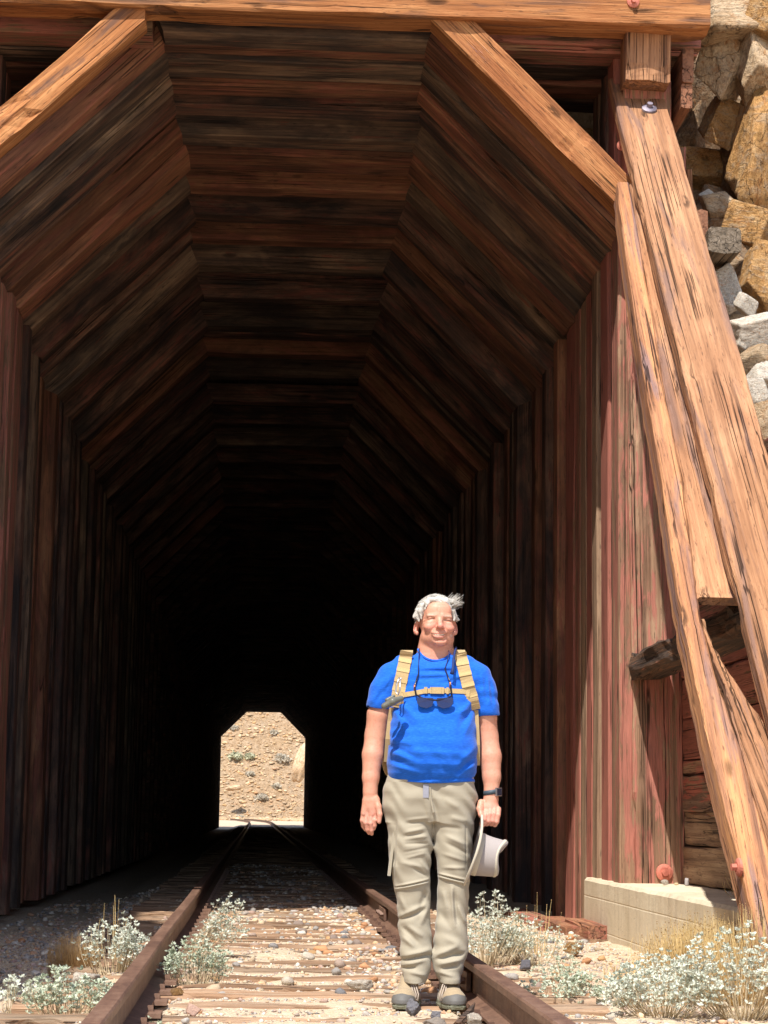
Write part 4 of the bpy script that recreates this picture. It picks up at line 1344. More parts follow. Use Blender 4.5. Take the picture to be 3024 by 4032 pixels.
# arms
B.chain([(-.170, .01, 1.430), (-.236, .012, 1.27), (-.249, .015, 1.18)], [.044, .053, .049], .012)
B.chain([(-.249, .015, 1.18), (-.262, -.005, 1.09), (-.270, -.02, .99), (-.272, -.028, .925)], [.048, .047, .037, .0305], .012, sc=(1, 1.05, 1))
B.chain([(.190, .01, 1.435), (.243, .012, 1.27), (.253, .018, 1.18)], [.044, .05, .048], .012)
B.chain([(.253, .018, 1.18), (.265, -.002, 1.09), (.270, -.02, 1.0), (.268, -.03, .935)], [.048, .049, .040, .0315], .012, sc=(1, 1.05, 1))
# right hand (left in the picture), hanging, slightly curled
B.chain([(-.272, -.028, .93), (-.270, -.03, .895), (-.268, -.032, .865)], [.029, .030, .030], .012, sc=(1, 1.35, 1))
B.chain([(-.286, -.03, .885), (-.296, -.030, .832)], [.020, .0165], .010)
B.chain([(-.262, -.036, .885), (-.262, -.038, .830)], [.021, .0165], .010)
B.chain([(-.245, -.034, .890), (-.247, -.036, .838)], [.017, .0145], .010)
for P_, r_f in (([(-.300, -.028, .835), (-.306, -.030, .800), (-.300, -.016, .775), (-.290, -.004, .760)], .0092),
                ([(-.285, -.034, .832), (-.290, -.040, .790), (-.283, -.030, .760), (-.274, -.016, .745)], .0098),
                ([(-.266, -.038, .832), (-.268, -.046, .788), (-.264, -.038, .757), (-.262, -.024, .742)], .0100),
                ([(-.249, -.036, .838), (-.250, -.045, .802), (-.251, -.040, .778), (-.253, -.028, .764)], .0095)):
    B.chain(P_, [r_f * 1.1, r_f * 1.02, r_f * .95, r_f * .8], .004)
B.chain([(-.250, -.038, .895), (-.236, -.050, .862), (-.229, -.058, .828), (-.2315, -.058, .796)], [.017, .0145, .0115, .0095], .006)
# left hand (right in the picture), closed on the hat brim
B.chain([(.268, -.030, .935), (.266, -.034, .90), (.262, -.038, .865)], [.030, .031, .031], .012, sc=(1, 1.15, 1))
B.ell((.258, -.036, .855), (.048, .034, .040), .014)
for i, x in enumerate((.298, .281, .262, .243)):
    dz = (.0, .004, .003, -.003)[i]
    B.chain([(x, -.055, .858 + dz), (x - .004, -.077, .832 + dz), (x - .010, -.078, .803 + dz), (x - .016, -.056, .790 + dz), (x - .018, -.036, .800 + dz)], [.0125, .0118, .0112, .0105, .010], .0035)
B.chain([(.222, -.045, .885), (.214, -.066, .858), (.219, -.080, .832), (.232, -.086, .812)], [.0165, .0145, .0118, .0100], .006)
# head
hx = .018
B.ell((.014, .022, 1.712), (.079, .095, .088), .01)
B.ell((.019, -.028, 1.668), (.067, .078, .088), .03)
B.ell((.024, -.032, 1.622), (.055, .064, .046), .025)
B.ell((-.012, -.030, 1.617), (.034, .045, .030), .02)
B.ell((.060, -.028, 1.615), (.032, .045, .030), .02)
B.ell((.030, -.088, 1.594), (.029, .020, .017), .016)
B.ell((.024, -.026, 1.580), (.040, .040, .016), .012)          # soft flesh under the chin
B.ell((.024, -.075, 1.735), (.055, .030, .045), .03)          # forehead
B.cap((-.022, -.090, 1.712), (.012, -.099, 1.714), .007, .007, .012)
B.cap((.040, -.100, 1.712), (.074, -.087, 1.708), .007, .007, .012)
B.ell((-.012, -.098, 1.699), (.015, .007, .005), .008, 'cut')
B.ell((.062, -.097, 1.694), (.015, .007, .005), .008, 'cut')
B.ell((-.010, -.087, 1.6995), (.016, .011, .0085), .004)
B.ell((.060, -.086, 1.6945), (.016, .011, .0085), .004)
B.cap((-.026, -.0965, 1.6965), (.004, -.0985, 1.697), .0022, .0022, .002, 'cut')
B.cap((.044, -.0985, 1.692), (.073, -.0955, 1.6905), .0022, .0022, .002, 'cut')
B.ell((-.016, -.090, 1.683), (.016, .008, .006), .008)
B.ell((.066, -.088, 1.678), (.016, .008, .006), .008)
B.ell((-.020, -.082, 1.661), (.025, .022, .019), .015)         # cheeks, raised by the smile
B.ell((.070, -.078, 1.657), (.024, .022, .019), .015)
B.cap((.025, -.098, 1.702), (.027, -.122, 1.668), .0085, .0125, .012)
B.ell((.0275, -.125, 1.662), (.0135, .013, .011), .006)
B.ell((.012, -.112, 1.6595), (.0085, .011, .008), .005)
B.ell((.043, -.112, 1.6575), (.0085, .011, .008), .005)
B.ell((.020, -.119, 1.6525), (.0042, .006, .003), .003, 'cut')
B.ell((.035, -.119, 1.6515), (.0042, .006, .003), .003, 'cut')
for a_, b_ in (((.006, -.108, 1.660), (-.017, -.100, 1.632)), ((.049, -.107, 1.657), (.068, -.096, 1.628))):
    B.cap(a_, b_, .0042, .003, .009, 'cut')
B.ell((.024, -.094, 1.633), (.032, .020, .020), .012)
def smile(x0, x1, z0, y0, curv=8., bulge=.010):
    return [(x, y0 - bulge * (1 - ((x - .023) / .034) ** 2), z0 + curv * (x - .023) ** 2) for x in np.linspace(x0, x1, 7)]
B.chain(smile(-.007, .053, 1.6285, -.0985), [.0030, .0036, .0040, .0036, .0040, .0036, .0030], .006)
B.chain(smile(.000, .046, 1.6150, -.0975), [.0035, .0048, .0055, .0056, .0055, .0048, .0035], .007)
B.chain(smile(-.012, .058, 1.6225, -.1035), [.0018, .0028, .0036, .0040, .0036, .0028, .0018], .0015, mode='cut')
B.cap((.010, -.100, 1.604), (.044, -.100, 1.603), .003, .003, .008, 'cut')
for x1, s in ((-.073, -1), (.099, 1)):
    ro = Matrix.Rotation(R(-12 * s), 4, 'Y') @ Matrix.Rotation(R(28 * s), 4, 'Z')
    B.ell((x1, .004, 1.668), (.010, .019, .034), .005, 'add', ro)
    B.ell((x1 + s * .004, -.008, 1.672), (.006, .010, .022), .004, 'cut', ro)
    B.ell((x1 - s * .002, -.004, 1.640), (.008, .009, .010), .004)
B.folds([(.018, 1.722, .020, 1.755, .003, -.002), (.031, 1.722, .030, 1.75, .003, -.0016), (-.035, 1.690, -.052, 1.680, .003, -.0016), (-.034, 1.698, -.053, 1.702, .003, -.0014),
         (-.01, 1.758, .06, 1.757, .004, -.0012), (-.012, 1.77, .055, 1.77, .004, -.001), (-.043, 1.655, -.040, 1.615, .004, -.0016)], -.03)


def skin_col(V):
    n = len(V)
    c = np.tile(np.array([.58, .285, .195]), (n, 1))
    x, y, z = V.T
    def blob(cx, cz, rx, rz, col, am, ymax=-.06, sharp=2., curv=0.):
        d = ((x - cx) / rx) ** 2 + ((z - cz - curv * (x - cx) ** 2) / rz) ** 2
        w = am * np.exp(-d ** (sharp / 2)) * (y < ymax)
        return w[:, None], np.array(col)
    c = c * np.where(z > 1.45, 1, 1.)[:, None]
    L = [blob(.027, 1.662, .020, .018, (.62, .24, .19), .75), blob(-.020, 1.662, .028, .02, (.62, .25, .19), .6), blob(.07, 1.657, .026, .02, (.62, .25, .19), .6),
         blob(.035, 1.595, .028, .014, (.62, .27, .20), .5), blob(.024, 1.50, .07, .04, (.58, .26, .20), .6, .1),
         blob(.023, 1.6150, .026, .0050, (.56, .20, .17), .75, -.09, 3, 8.), blob(.023, 1.6290, .030, .0026, (.52, .20, .17), .6, -.09, 3, 8.),
         blob(.023, 1.6225, .035, .0021, (.07, .02, .02), .95, -.08, 4, 8.),
         blob(-.012, 1.714, .023, .0045, (.66, .52, .42), .6, -.07, 4), blob(.060, 1.710, .023, .0045, (.66, .52, .42), .6, -.07, 4),
         blob(-.011, 1.6965, .017, .0023, (.06, .03, .03), .9, -.07, 4, -6.), blob(.059, 1.6915, .017, .0023, (.06, .03, .03), .9, -.07, 4, -6.),
         blob(-.085, 1.66, .03, .04, (.60, .24, .19), .5, .1), blob(.11, 1.66, .03, .04, (.60, .24, .19), .5, .1),
         blob(-.27, .80, .06, .06, (.62, .29, .23), .6, .1), blob(.26, .83, .06, .06, (.62, .27, .21), .7, .1),
         blob(.08, 1.626, .005, .005, (.72, .55, .45), .8, -.05)]
    for w, col in L: c = c * (1 - w) + col * w
    return c


person = obj('person', B.mesh('person', M['skin'], True, skin_col), None, mat_world=T0)
tag(person, 'smiling white haired man in blue shirt and khaki trousers standing between the rails', 'person')
th = MB(); th.tube([(p[0], p[1] + .0035, p[2] + .0012) for p in smile(-.004, .046, 1.6225, -.1035)], [.0010, .0018, .0024, .0026, .0024, .0018, .0010], 8)
o = th.build('teeth', M['teeth'], None, True); o.matrix_basis = T0; attach(o, person)


def pchild(name, me, parent=None):
    o = obj(name, me, None, mat_world=T0)
    attach(o, parent or person)
    return o


# ---- hair: cap of clumps plus loose strands
H = SDF((-.11, -.12, 1.63), (.15, .14, 1.84), .0024)
H.ell((.014, .026, 1.722), (.085, .100, .090), .01)
rs = np.random.RandomState(4)
for i in range(150):
    a = rs.uniform(0, 6.283); e = rs.uniform(.05, 1.5)
    d = np.array((math.cos(a) * math.cos(e), math.sin(a) * math.cos(e), math.sin(e)))
    p = np.array((.014, .026, 1.722)) + d * np.array((.085, .100, .088))
    tdir = np.array((.35, -.55, -.25)) + rs.normal(size=3) * .5
    tdir -= d * (tdir @ d); tdir /= np.linalg.norm(tdir)
    H.cap(p - tdir * .014, p + tdir * .014 + d * .002, .0055, .0035, .004)
# carve the face, forehead and lower sides
H.ell((.022, -.105, 1.69), (.062, .085, .074), .008, 'cut')
H.op(lambda X, Y, Z: np.maximum(Z - 1.668, 0 * X) - 0 + (Z - 1.668 > 0) * .0 + np.where(Z < 1.672, -.01, .02) + 0 * Y, (-.2, -.2, 1.6), (.2, .2, 1.70), .004, 'cut')
H.op(lambda X, Y, Z: (Y + .055) * 1.0 + np.maximum(0, Z - 1.735) * .9 + 0 * X, (-.2, -.2, 1.6), (.2, .1, 1.76), .006, 'cut')
# side tufts over the ears, fringe, wind-blown top
for P_, r_f in (([(-.058, -.045, 1.735), (-.070, -.035, 1.712), (-.064, -.045, 1.690)], [.014, .012, .004]),
                ([(-.066, -.015, 1.74), (-.078, -.010, 1.715), (-.088, -.02, 1.708)], [.014, .012, .003]),
                ([(-.052, -.055, 1.76), (-.058, -.055, 1.735), (-.054, -.058, 1.70)], [.012, .011, .004]),
                ([(.090, -.038, 1.74), (.098, -.03, 1.715), (.094, -.04, 1.695)], [.011, .010, .004]),
                ([(.094, -.01, 1.72), (.106, -.01, 1.706), (.120, -.015, 1.702)], [.012, .010, .003]),
                ([(-.02, -.060, 1.785), (.01, -.078, 1.784), (.035, -.085, 1.770)], [.013, .011, .005]),
                ([(-.035, -.05, 1.778), (-.028, -.072, 1.768), (-.035, -.078, 1.752)], [.012, .009, .004]),
                ([(.02, -.055, 1.792), (.055, -.066, 1.778), (.078, -.062, 1.752)], [.013, .011, .005]),
                ([(.05, -.03, 1.79), (.085, -.04, 1.780), (.105, -.04, 1.765)], [.014, .011, .004]),
                ([(.06, -.01, 1.785), (.095, -.015, 1.785), (.118, -.02, 1.778)], [.013, .009, .003])):
    H.chain(P_, r_f, .008)
hair = pchild('hair', H.mesh('hair', M['hair']))
stb = MB()
for i in range(210):
    if i < 90:      # blown out to the right above the forehead
        p = np.array((rs.uniform(.05, .095), rs.uniform(-.06, .0), rs.uniform(1.755, 1.79))); d = np.array((.045, -.005, rs.uniform(-.012, .03))); c_ = np.array((0, 0, rs.uniform(-.02, .028)))
    elif i < 120:   # beside the ears
        s = -1 if i % 2 else 1
        p = np.array((.016 + s * .082, rs.uniform(-.03, .02), rs.uniform(1.70, 1.73))); d = np.array((s * .018, -.005, rs.uniform(-.015, .006))); c_ = np.array((0, 0, -.006))
    else:
        a = rs.uniform(0, 3.14); p = np.array((.014 + .08 * math.cos(a), rs.uniform(-.06, .02), 1.722 + .086 * math.sin(a))); d = np.array((rs.uniform(-.004, .022), rs.uniform(-.01, .01), rs.uniform(-.004, .012))); c_ = rs.normal(size=3) * .004
    L = rs.uniform(.5, 1.1)
    stb.tube([tuple(p), tuple(p + d * .5 * L + c_ * .4), tuple(p + d * L + c_)], [.0016, .0012, .0004], 4, False)
for i in range(900):
    a = rs.uniform(-.2, 3.34); b = rs.uniform(-.75, .9)
    d = np.array((math.cos(a) * math.cos(b), -math.sin(b), abs(math.sin(a)) * math.cos(b)))
    p = np.array((.014, .026, 1.722)) + d * np.array((.0905, .106, .0955))
    if p[1] < -.03 and p[2] < 1.775 and -.045 < p[0] < .082: continue
    if p[2] < 1.712: continue
    td = np.array((.55 if a < 2.2 else -.25, -.5, -.35 if abs(d[0]) > .6 else .0)) + rs.normal(size=3) * .35
    td -= d * (td @ d); td /= np.linalg.norm(td) + 1e-9
    L = rs.uniform(.02, .045)
    stb.tube([tuple(p - td * L * .5), tuple(p + d * .003), tuple(p + td * L * .5 + d * rs.uniform(-.003, .005))], [.0014, .0013, .0005], 4, False)
pchild('hair_strands', mk_mesh('hair_strands', np.concatenate(stb.v), stb.f, M['hair']), hair)['kind'] = 'stuff'

# ---- shirt
SH_ = SDF((-.32, -.235, .93), (.34, .17, 1.60), .003)
z_ = [.955, .985, 1.01, 1.05, 1.10, 1.16, 1.22, 1.28, 1.34, 1.40, 1.45, 1.49, 1.52, 1.55, 1.575]
cx = [.004, .000, -.002, .000, .003, .004, .003, .002, .005, .008, .010, .010, .010, .010, .010]
rx = [.188, .192, .197, .200, .201, .198, .192, .188, .188, .190, .185, .155, .115, .080, .070]
cy = [-.022, -.028, -.035, -.043, -.048, -.045, -.036, -.026, -.017, -.010, -.005, 0, .004, .006, .006]
ry = [.120, .128, .138, .148, .152, .146, .136, .125, .116, .108, .098, .088, .075, .066, .060]
SH_.loft(z_, cx, rx, cy, ry, .01, 2.25)
SH_.chain([(-.13, .0, 1.495), (-.178, .004, 1.438), (-.211, .004, 1.38), (-.240, .008, 1.30)], [.048, .062, .062, .056], .028)
SH_.chain([(.15, .0, 1.497), (.200, .004, 1.444), (.228, .004, 1.38), (.251, .008, 1.275)], [.048, .062, .060, .054], .028)
SH_.ell((-.225, .0, 1.33), (.058, .060, .06), .02)
SH_.ell((.243, .0, 1.31), (.056, .060, .06), .02)
# hem planes of the sleeves
SH_.op(lambda X, Y, Z: np.maximum(1.302 - Z + (X + .24) * .20, X + .188) * 1. + 0 * Y, (-.35, -.25, 1.2), (-.188, .2, 1.36), .003, 'and') if False else None
def hem(x0, s, zc, slope):
    def f(X, Y, Z):
        below = zc + slope * (X - x0) - Z          # >0 below the hem plane
        inside = (s * (X - x0)) + .052              # >0 on the arm side
        return np.minimum(below, np.minimum(inside, .05)) + 0 * Y
    return f
for x0, s, zc, sl_ in ((-.240, -1, 1.296, -.06), (.252, 1, 1.272, .10)):
    f0 = hem(x0, s, zc, sl_)
    SH_.op(lambda X, Y, Z, f0=f0: -f0(X, Y, Z) if False else -np.minimum(f0(X, Y, Z), .03), (x0 - .09 if s < 0 else x0 - .06, -.2, 1.15), (x0 + .06 if s < 0 else x0 + .09, .17, 1.31), .002, 'cut')
SH_.cap((-.262, .01, 1.20), (-.238, .008, 1.315), .050, .050, .003, 'cut')
SH_.cap((.262, .012, 1.19), (.249, .008, 1.292), .048, .048, .003, 'cut')
# neck opening and rib
SH_.ell((.010, -.045, 1.585), (.080, .085, .083), .004, 'cut')
SH_.cap((.010, .0, 1.5), (.010, 0, 1.62), .062, .064, .004, 'cut')
SH_.folds([(-.06, 1.462, .11, 1.466, .010, -.006), (-.07, 1.474, .10, 1.478, .010, .005), (-.08, 1.428, .10, 1.436, .012, -.005), (-.07, 1.440, .09, 1.449, .010, .004),
           (.02, 1.42, .13, 1.445, .012, .005), (.0, 1.405, .13, 1.428, .010, -.004), (-.13, 1.395, -.02, 1.400, .010, -.004),
           (-.17, 1.34, -.07, 1.24, .014, .006), (-.18, 1.32, -.09, 1.20, .012, -.005), (-.17, 1.29, -.12, 1.19, .012, .004),
           (.18, 1.34, .10, 1.25, .014, .006), (.185, 1.31, .11, 1.21, .012, -.005), (.18, 1.27, .13, 1.17, .014, .005), (.14, 1.29, .08, 1.27, .010, .004),
           (-.19, 1.16, -.09, 1.13, .012, .005), (-.19, 1.13, -.10, 1.09, .012, -.006), (-.19, 1.10, -.08, 1.06, .013, .006), (-.19, 1.07, -.09, 1.03, .012, -.005), (-.18, 1.045, -.06, 1.01, .012, .005),
           (.19, 1.13, .11, 1.05, .016, .006), (.19, 1.09, .10, 1.01, .014, -.006), (.19, 1.05, .09, .99, .013, .006), (.15, 1.02, .05, .975, .012, -.004), (-.02, 1.02, -.01, .97, .010, -.004), (.03, 1.03, .05, .975, .012, .004),
           (-.21, 1.43, -.27, 1.33, .010, .004), (-.20, 1.40, -.255, 1.32, .009, -.005), (-.185, 1.45, -.235, 1.34, .009, .004),
           (.235, 1.44, .245, 1.33, .009, -.006), (.255, 1.43, .27, 1.32, .009, -.005), (.245, 1.44, .257, 1.33, .008, .005), (.20, 1.46, .215, 1.38, .009, -.005)], .04)
SH_.op(lambda X, Y, Z: .0022 * np.sin(X * 23 + Z * 61 + 2 * np.sin(Z * 17 + X * 9)) * np.sin(Z * 43 - X * 31 + Y * 20) + .0005 * np.sin(X * 71 + Z * 33 + 3 * np.sin(Z * 29)) , (-.33, -.24, .95), (.34, .17, 1.52), 0, 'disp')
SH_.op(lambda X, Y, Z: .0022 * np.exp(-((Z - .985 - X * .05) / .003) ** 2) * -1 + .002 * np.exp(-((Z - .972 - X * .05) / .006) ** 2) + 0 * Y, (-.3, -.24, .95), (.3, .17, 1.02), 0, 'disp')
SH_.op(lambda X, Y, Z: (1 * (.966 + .10 * np.abs(X) ** 1.3 - Z)) + 0 * Y, (-.3, -.3, .90), (.3, .3, 1.0), 0, 'and')
shirt = pchild('shirt', SH_.mesh('shirt', M['shirt']))
nk = MB()
P_ = []
for k in range(33):
    a = 2 * math.pi * k / 32
    x = .010 + .0745 * math.cos(a); y = -.010 - .062 * math.sin(a)
    z = 1.562 - .055 * max(0, math.sin(a)) ** 1.2 + .004
    P_.append((x, y, z))
nk.tube(P_, .0055, 8, False)
pchild('collar', mk_mesh('collar', np.concatenate(nk.v), nk.f, M['shirt'], True), shirt)

# ---- trousers
TR = SDF((-.24, -.19, .085), (.225, .16, 1.02), .003)
zl = [.10, .118, .15, .21, .232, .26, .307, .38, .436, .52, .60, .70, .79, .86, .93, 1.00]
oL = [-.112, -.117, -.123, -.127, -.131, -.131, -.135, -.140, -.143, -.160, -.180, -.186, -.192, -.206, -.210, -.190]
iL = [-.016, -.010, .004, .010, .014, .014, .010, .003, .003, .000, .003, .008, .012, .02, .03, .03]
oR = [.136, .140, .145, .162, .168, .168, .165, .166, .168, .172, .175, .186, .194, .198, .198, .185]
iR = [.044, .040, .020, .004, .010, .016, .018, .026, .030, .033, .030, .014, .006, -.01, -.02, -.02]
yd = [.062, .064, .066, .070, .072, .072, .074, .076, .078, .084, .092, .102, .110, .114, .112, .106]
yc = [-.045, -.045, -.04, -.032, -.03, -.026, -.022, -.016, -.014, -.016, -.018, -.014, -.01, -.01, -.018, -.024]
for o_, i_ in ((oL, iL), (oR, iR)):
    o_ = np.array(o_); i_ = np.array(i_)
    TR.loft(zl, (o_ + i_) / 2, np.abs(o_ - i_) / 2, yc, yd, .012, 2.2)
TR.loft([.80, .84, .90, .97, 1.0], [-.005] * 5, [.185, .200, .204, .19, .18], [-.008, -.012, -.018, -.022, -.024], [.100, .112, .118, .112, .105], .02, 2.4)
TR.folds([(-.155, .503, -.012, .535, .006, .008), (-.152, .516, -.012, .548, .005, .007), (-.155, .510, -.012, .541, .003, -.006),
          (.034, .560, .165, .530, .006, .008), (.034, .573, .165, .545, .005, .007), (.034, .567, .165, .538, .003, -.006),
          # left leg: knee and shin folds
          (-.135, .385, -.02, .44, .012, .010), (-.135, .372, -.03, .415, .012, -.009), (-.145, .48, -.11, .41, .012, .007), (-.02, .50, -.05, .41, .012, -.007), (-.005, .44, -.045, .35, .012, .007),
          (-.12, .34, -.05, .27, .011, -.008), (-.10, .345, -.03, .30, .011, .008), (-.125, .30, -.07, .255, .010, .007),
          (-.12, .215, .0, .245, .012, .011), (-.12, .200, .0, .222, .010, -.012), (-.115, .180, -.03, .20, .011, .010), (-.12, .165, -.06, .168, .009, -.009), (-.09, .15, -.02, .135, .009, .006),
          (-.11, .64, -.03, .66, .007, .004), (-.13, .62, -.04, .60, .010, .005), (-.12, .665, -.02, .685, .006, -.003), (-.12, .75, -.03, .77, .008, .0045), (-.12, .735, -.03, .75, .007, -.004), (-.12, .72, -.02, .735, .007, .004), (-.12, .70, -.02, .705, .006, -.004), (-.11, .805, -.02, .815, .007, .004), (-.11, .79, -.02, .80, .006, -.004),
          (-.08, .60, -.02, .56, .008, -.005), (-.05, .63, -.01, .58, .008, .005),
          # right leg
          (.05, .50, .07, .42, .012, .007), (.09, .52, .105, .35, .010, .010), (.10, .50, .115, .36, .009, -.010), (.12, .44, .155, .36, .010, .008), (.04, .42, .09, .33, .014, -.006),
          (.06, .30, .13, .27, .014, .006), (.02, .222, .12, .262, .012, .010), (.03, .205, .15, .232, .010, -.012), (.04, .185, .14, .205, .010, .010), (.05, .165, .12, .178, .008, -.008), (.04, .15, .10, .135, .009, .007),
          (.06, .74, .15, .70, .010, .005), (.06, .71, .16, .66, .010, -.005), (.05, .66, .15, .63, .008, .0035), (.05, .60, .15, .60, .008, .004), (.08, .82, .16, .80, .012, .006), (.04, .78, .13, .77, .01, -.004),
          (.0, .90, .03, .80, .010, -.006), (-.03, .88, -.004, .80, .010, .005), (.05, .90, .12, .86, .014, .005), (-.005, .92, .0, .82, .004, -.004),
          (-.155, .80, -.165, .56, .004, -.004), (-.150, .80, -.158, .56, .004, .003), (.15, .80, .155, .60, .004, -.003)], .04)
TR.op(lambda X, Y, Z: .003 * np.sin(X * 31 + Z * 23 + 2 * np.sin(Z * 19 + X * 13)) * np.sin(Z * 37 + Y * 29 - X * 11) + .0014 * np.sin(X * 61 + Z * 83 + 2 * np.sin(X * 40)), (-.23, -.19, .09), (.22, .16, .96), 0, 'disp')
# gap between the legs and open hems
TR.op(lambda X, Y, Z: np.abs(X - np.interp(Z, [.10, .15, .2, .24, .3, .44, .57, .68, .70], [.015, .012, .007, .011, .014, .017, .018, .012, .010])) - np.interp(Z, [.1, .13, .16, .2, .23, .28, .35, .44, .57, .66, .70], [.022, .014, .006, .0, .0, .002, .008, .013, .015, .006, -.01]) + 0 * Y, (-.03, -.2, .08), (.05, .17, .69), .006, 'cut')
TR.cap((-.064, -.045, .04), (-.064, -.045, .082), .040, .040, .003, 'cut', sc=(1, .8, 1))
TR.cap((.090, -.045, .05), (.090, -.045, .098), .040, .040, .003, 'cut', sc=(1, .8, 1))
trousers = pchild('trousers', TR.mesh('trousers', M['trousers']))
pk = MB()
y0 = TR.frontY(-.165, .66) or -.1
pk.box((-.174, -.05, .66), .006, .030, .10, Matrix.Rotation(R(6), 3, 'Y'))
pchild('cargo_pocket', mk_mesh('cargo_pocket', np.concatenate(pk.v), pk.f, M['trousers']), trousers)
tb = MB(); tb.box((-.030, (TR.frontY(-.03, .93) or -.13) - .006, .933), .0125, .003, .030)
pchild('belt_tab', mk_mesh('belt_tab', np.concatenate(tb.v), tb.f, M['greytab']), trousers)
tb = MB(); tb.tube([(-.012, (TR.frontY(-.012, .94) or -.13) - .004, .95), (-.006, (TR.frontY(0, .89) or -.13) - .006, .89), (.006, (TR.frontY(.006, .84) or -.13) - .005, .84)], [.006, .006, .006], 6)
pchild('cord', mk_mesh('cord', np.concatenate(tb.v), tb.f, M['trousers']), trousers)

# ---- shoes
def shoe(cx0, ang, s):
    D = SDF((-.09, -.22, -.005), (.09, .12, .17), .0028)
    D.loft([0.012, .03, .055, .075], [0, 0, 0, 0], [.047, .049, .045, .034], [-.045, -.045, -.035, -.02], [.138, .140, .125, .10], .006, 2.6)
    D.ell((0, -.120, .040), (.046, .060, .036), .02)
    D.cap((0, -.02, .07), (0, .03, .115), .040, .040, .02)
    D.cap((0, -.075, .062), (0, -.005, .115), .030, .033, .02)
    D.op(lambda X, Y, Z: .014 - Z + 0 * X + 0 * Y, (-.1, -.25, -.02), (.1, .15, .2), 0, 'and')
    T1 = T0 @ Matrix.Translation((cx0, 0, 0)) @ Matrix.Rotation(ang, 4, 'Z')
    def ch(name, me, par):
        o = obj(name, me, None, mat_world=T1); attach(o, par); return o
    sh = ch('shoe', D.mesh('shoe', M['suede']), person)
    D2 = SDF((-.09, -.23, -.005), (.09, .13, .09), .0028)
    D2.loft([0.0, .010, .026], [0, 0, 0], [.049, .053, .050], [-.045, -.045, -.045], [.140, .148, .144], .004, 2.6)
    D2.op(lambda X, Y, Z: .003 * np.sign(np.sin(Y * 420)) * (Z < .012) * -1 + 0 * X, (-.1, -.25, -.01), (.1, .15, .014), 0, 'disp')
    ch('sole', D2.mesh('sole', M['sole']), sh)
    D3 = SDF((-.09, -.23, -.005), (.09, .13, .12), .0028)
    D3.ell((0, -.128, .030), (.052, .064, .044), .01)
    D3.loft([0.014, .036], [0, 0], [.053, .050], [-.07, -.07], [.125, .118], .006, 2.6)
    D3.op(lambda X, Y, Z: Y + .100 + (Z - .03) * .6 - np.abs(X) * .9, (-.1, -.25, -.01), (.1, .15, .13), 0, 'and')
    D3.op(lambda X, Y, Z: .018 - Z + 0 * X + 0 * Y, (-.1, -.25, -.02), (.1, .15, .2), 0, 'and')
    ch('toe_cap', D3.mesh('toe_cap', M['rubber']), sh)
    L = MB()
    for k in range(5):
        y = -.088 + k * .019; z = .079 + k * .0135
        w = .026 - k * .001
        L.tube([(-w, y + .004, z - .008), (-w * .4, y, z + .004), (w * .4, y + .010, z + .007), (w, y + .012, z - .004)], .0032, 6)
        L.tube([(w, y + .004, z - .008), (w * .4, y, z + .006), (-w * .4, y + .010, z + .009), (-w, y + .012, z - .004)], .0032, 6)
    for q in (0, .010):
        L.tube([(s * .010, -.045, .120), (s * (.035 + q), -.085, .095), (s * (.052 + q), -.105, .055), (s * (.050 + q), -.112, .030), (s * (.040 + q * .3), -.108, .040), (s * .030, -.09, .085), (s * .012, -.05, .118)], .0032, 6)
    ch('laces', mk_mesh('laces', np.concatenate(L.v), L.f, M['lace'], True), sh)


shoe(-.088, R(-13), 1)
shoe(.088, R(8), -1)

# ---- things he carries --------------------------------------------------


def loc_thing(name, label, cat, p=(0, 0, 1)):
    w = T0 @ Vector(p)
    return thing(name, label, cat, w)


def tchild(name, me, par):
    o = obj(name, me, None, mat_world=T0)
    attach(o, par)
    return o


def ribbon(path, width, th=.006, off=.006, sdf=SH_, n=None):
    """strap lying on the shirt front; path = (x, z, width)"""
    P = []
    for i in range(len(path) - 1):
        for s in range(6):
            t = s / 6
            P.append([path[i][j] * (1 - t) + path[i + 1][j] * t for j in range(2)])
    P.append(list(path[-1][:2]))
    Y = [sdf.frontY(p[0], p[1]) for p in P]
    Y = [y if y is not None else -.05 for y in Y]
    Y = np.convolve(np.pad(Y, 2, 'edge'), np.ones(5) / 5, 'valid')
    V = []; Fc = []
    for i, p in enumerate(P):
        a = P[max(i - 1, 0)]; b = P[min(i + 1, len(P) - 1)]
        d = np.array([b[0] - a[0], b[1] - a[1]]); d /= np.linalg.norm(d) + 1e-9
        nx_, nz_ = -d[1], d[0]
        for sx, sy in ((-1, 0), (1, 0), (1, 1), (-1, 1)):
            x = p[0] + nx_ * width / 2 * sx; z = p[1] + nz_ * width / 2 * sx
            yy_ = Y[i]
            ye = sdf.frontY(x, z)
            if ye is not None: yy_ = min(yy_ + .004, max(yy_ - .006, ye * .5 + yy_ * .5))
            V.append((x, yy_ - off - (0 if sy == 0 else th) + (0.0), z))
    for i in range(len(P) - 1):
        for k in range(4): Fc.append((i * 4 + k, i * 4 + (k + 1) % 4, i * 4 + 4 + (k + 1) % 4, i * 4 + 4 + k))
    Fc.append((3, 2, 1, 0)); e = (len(P) - 1) * 4; Fc.append((e, e + 1, e + 2, e + 3))
    return V, Fc


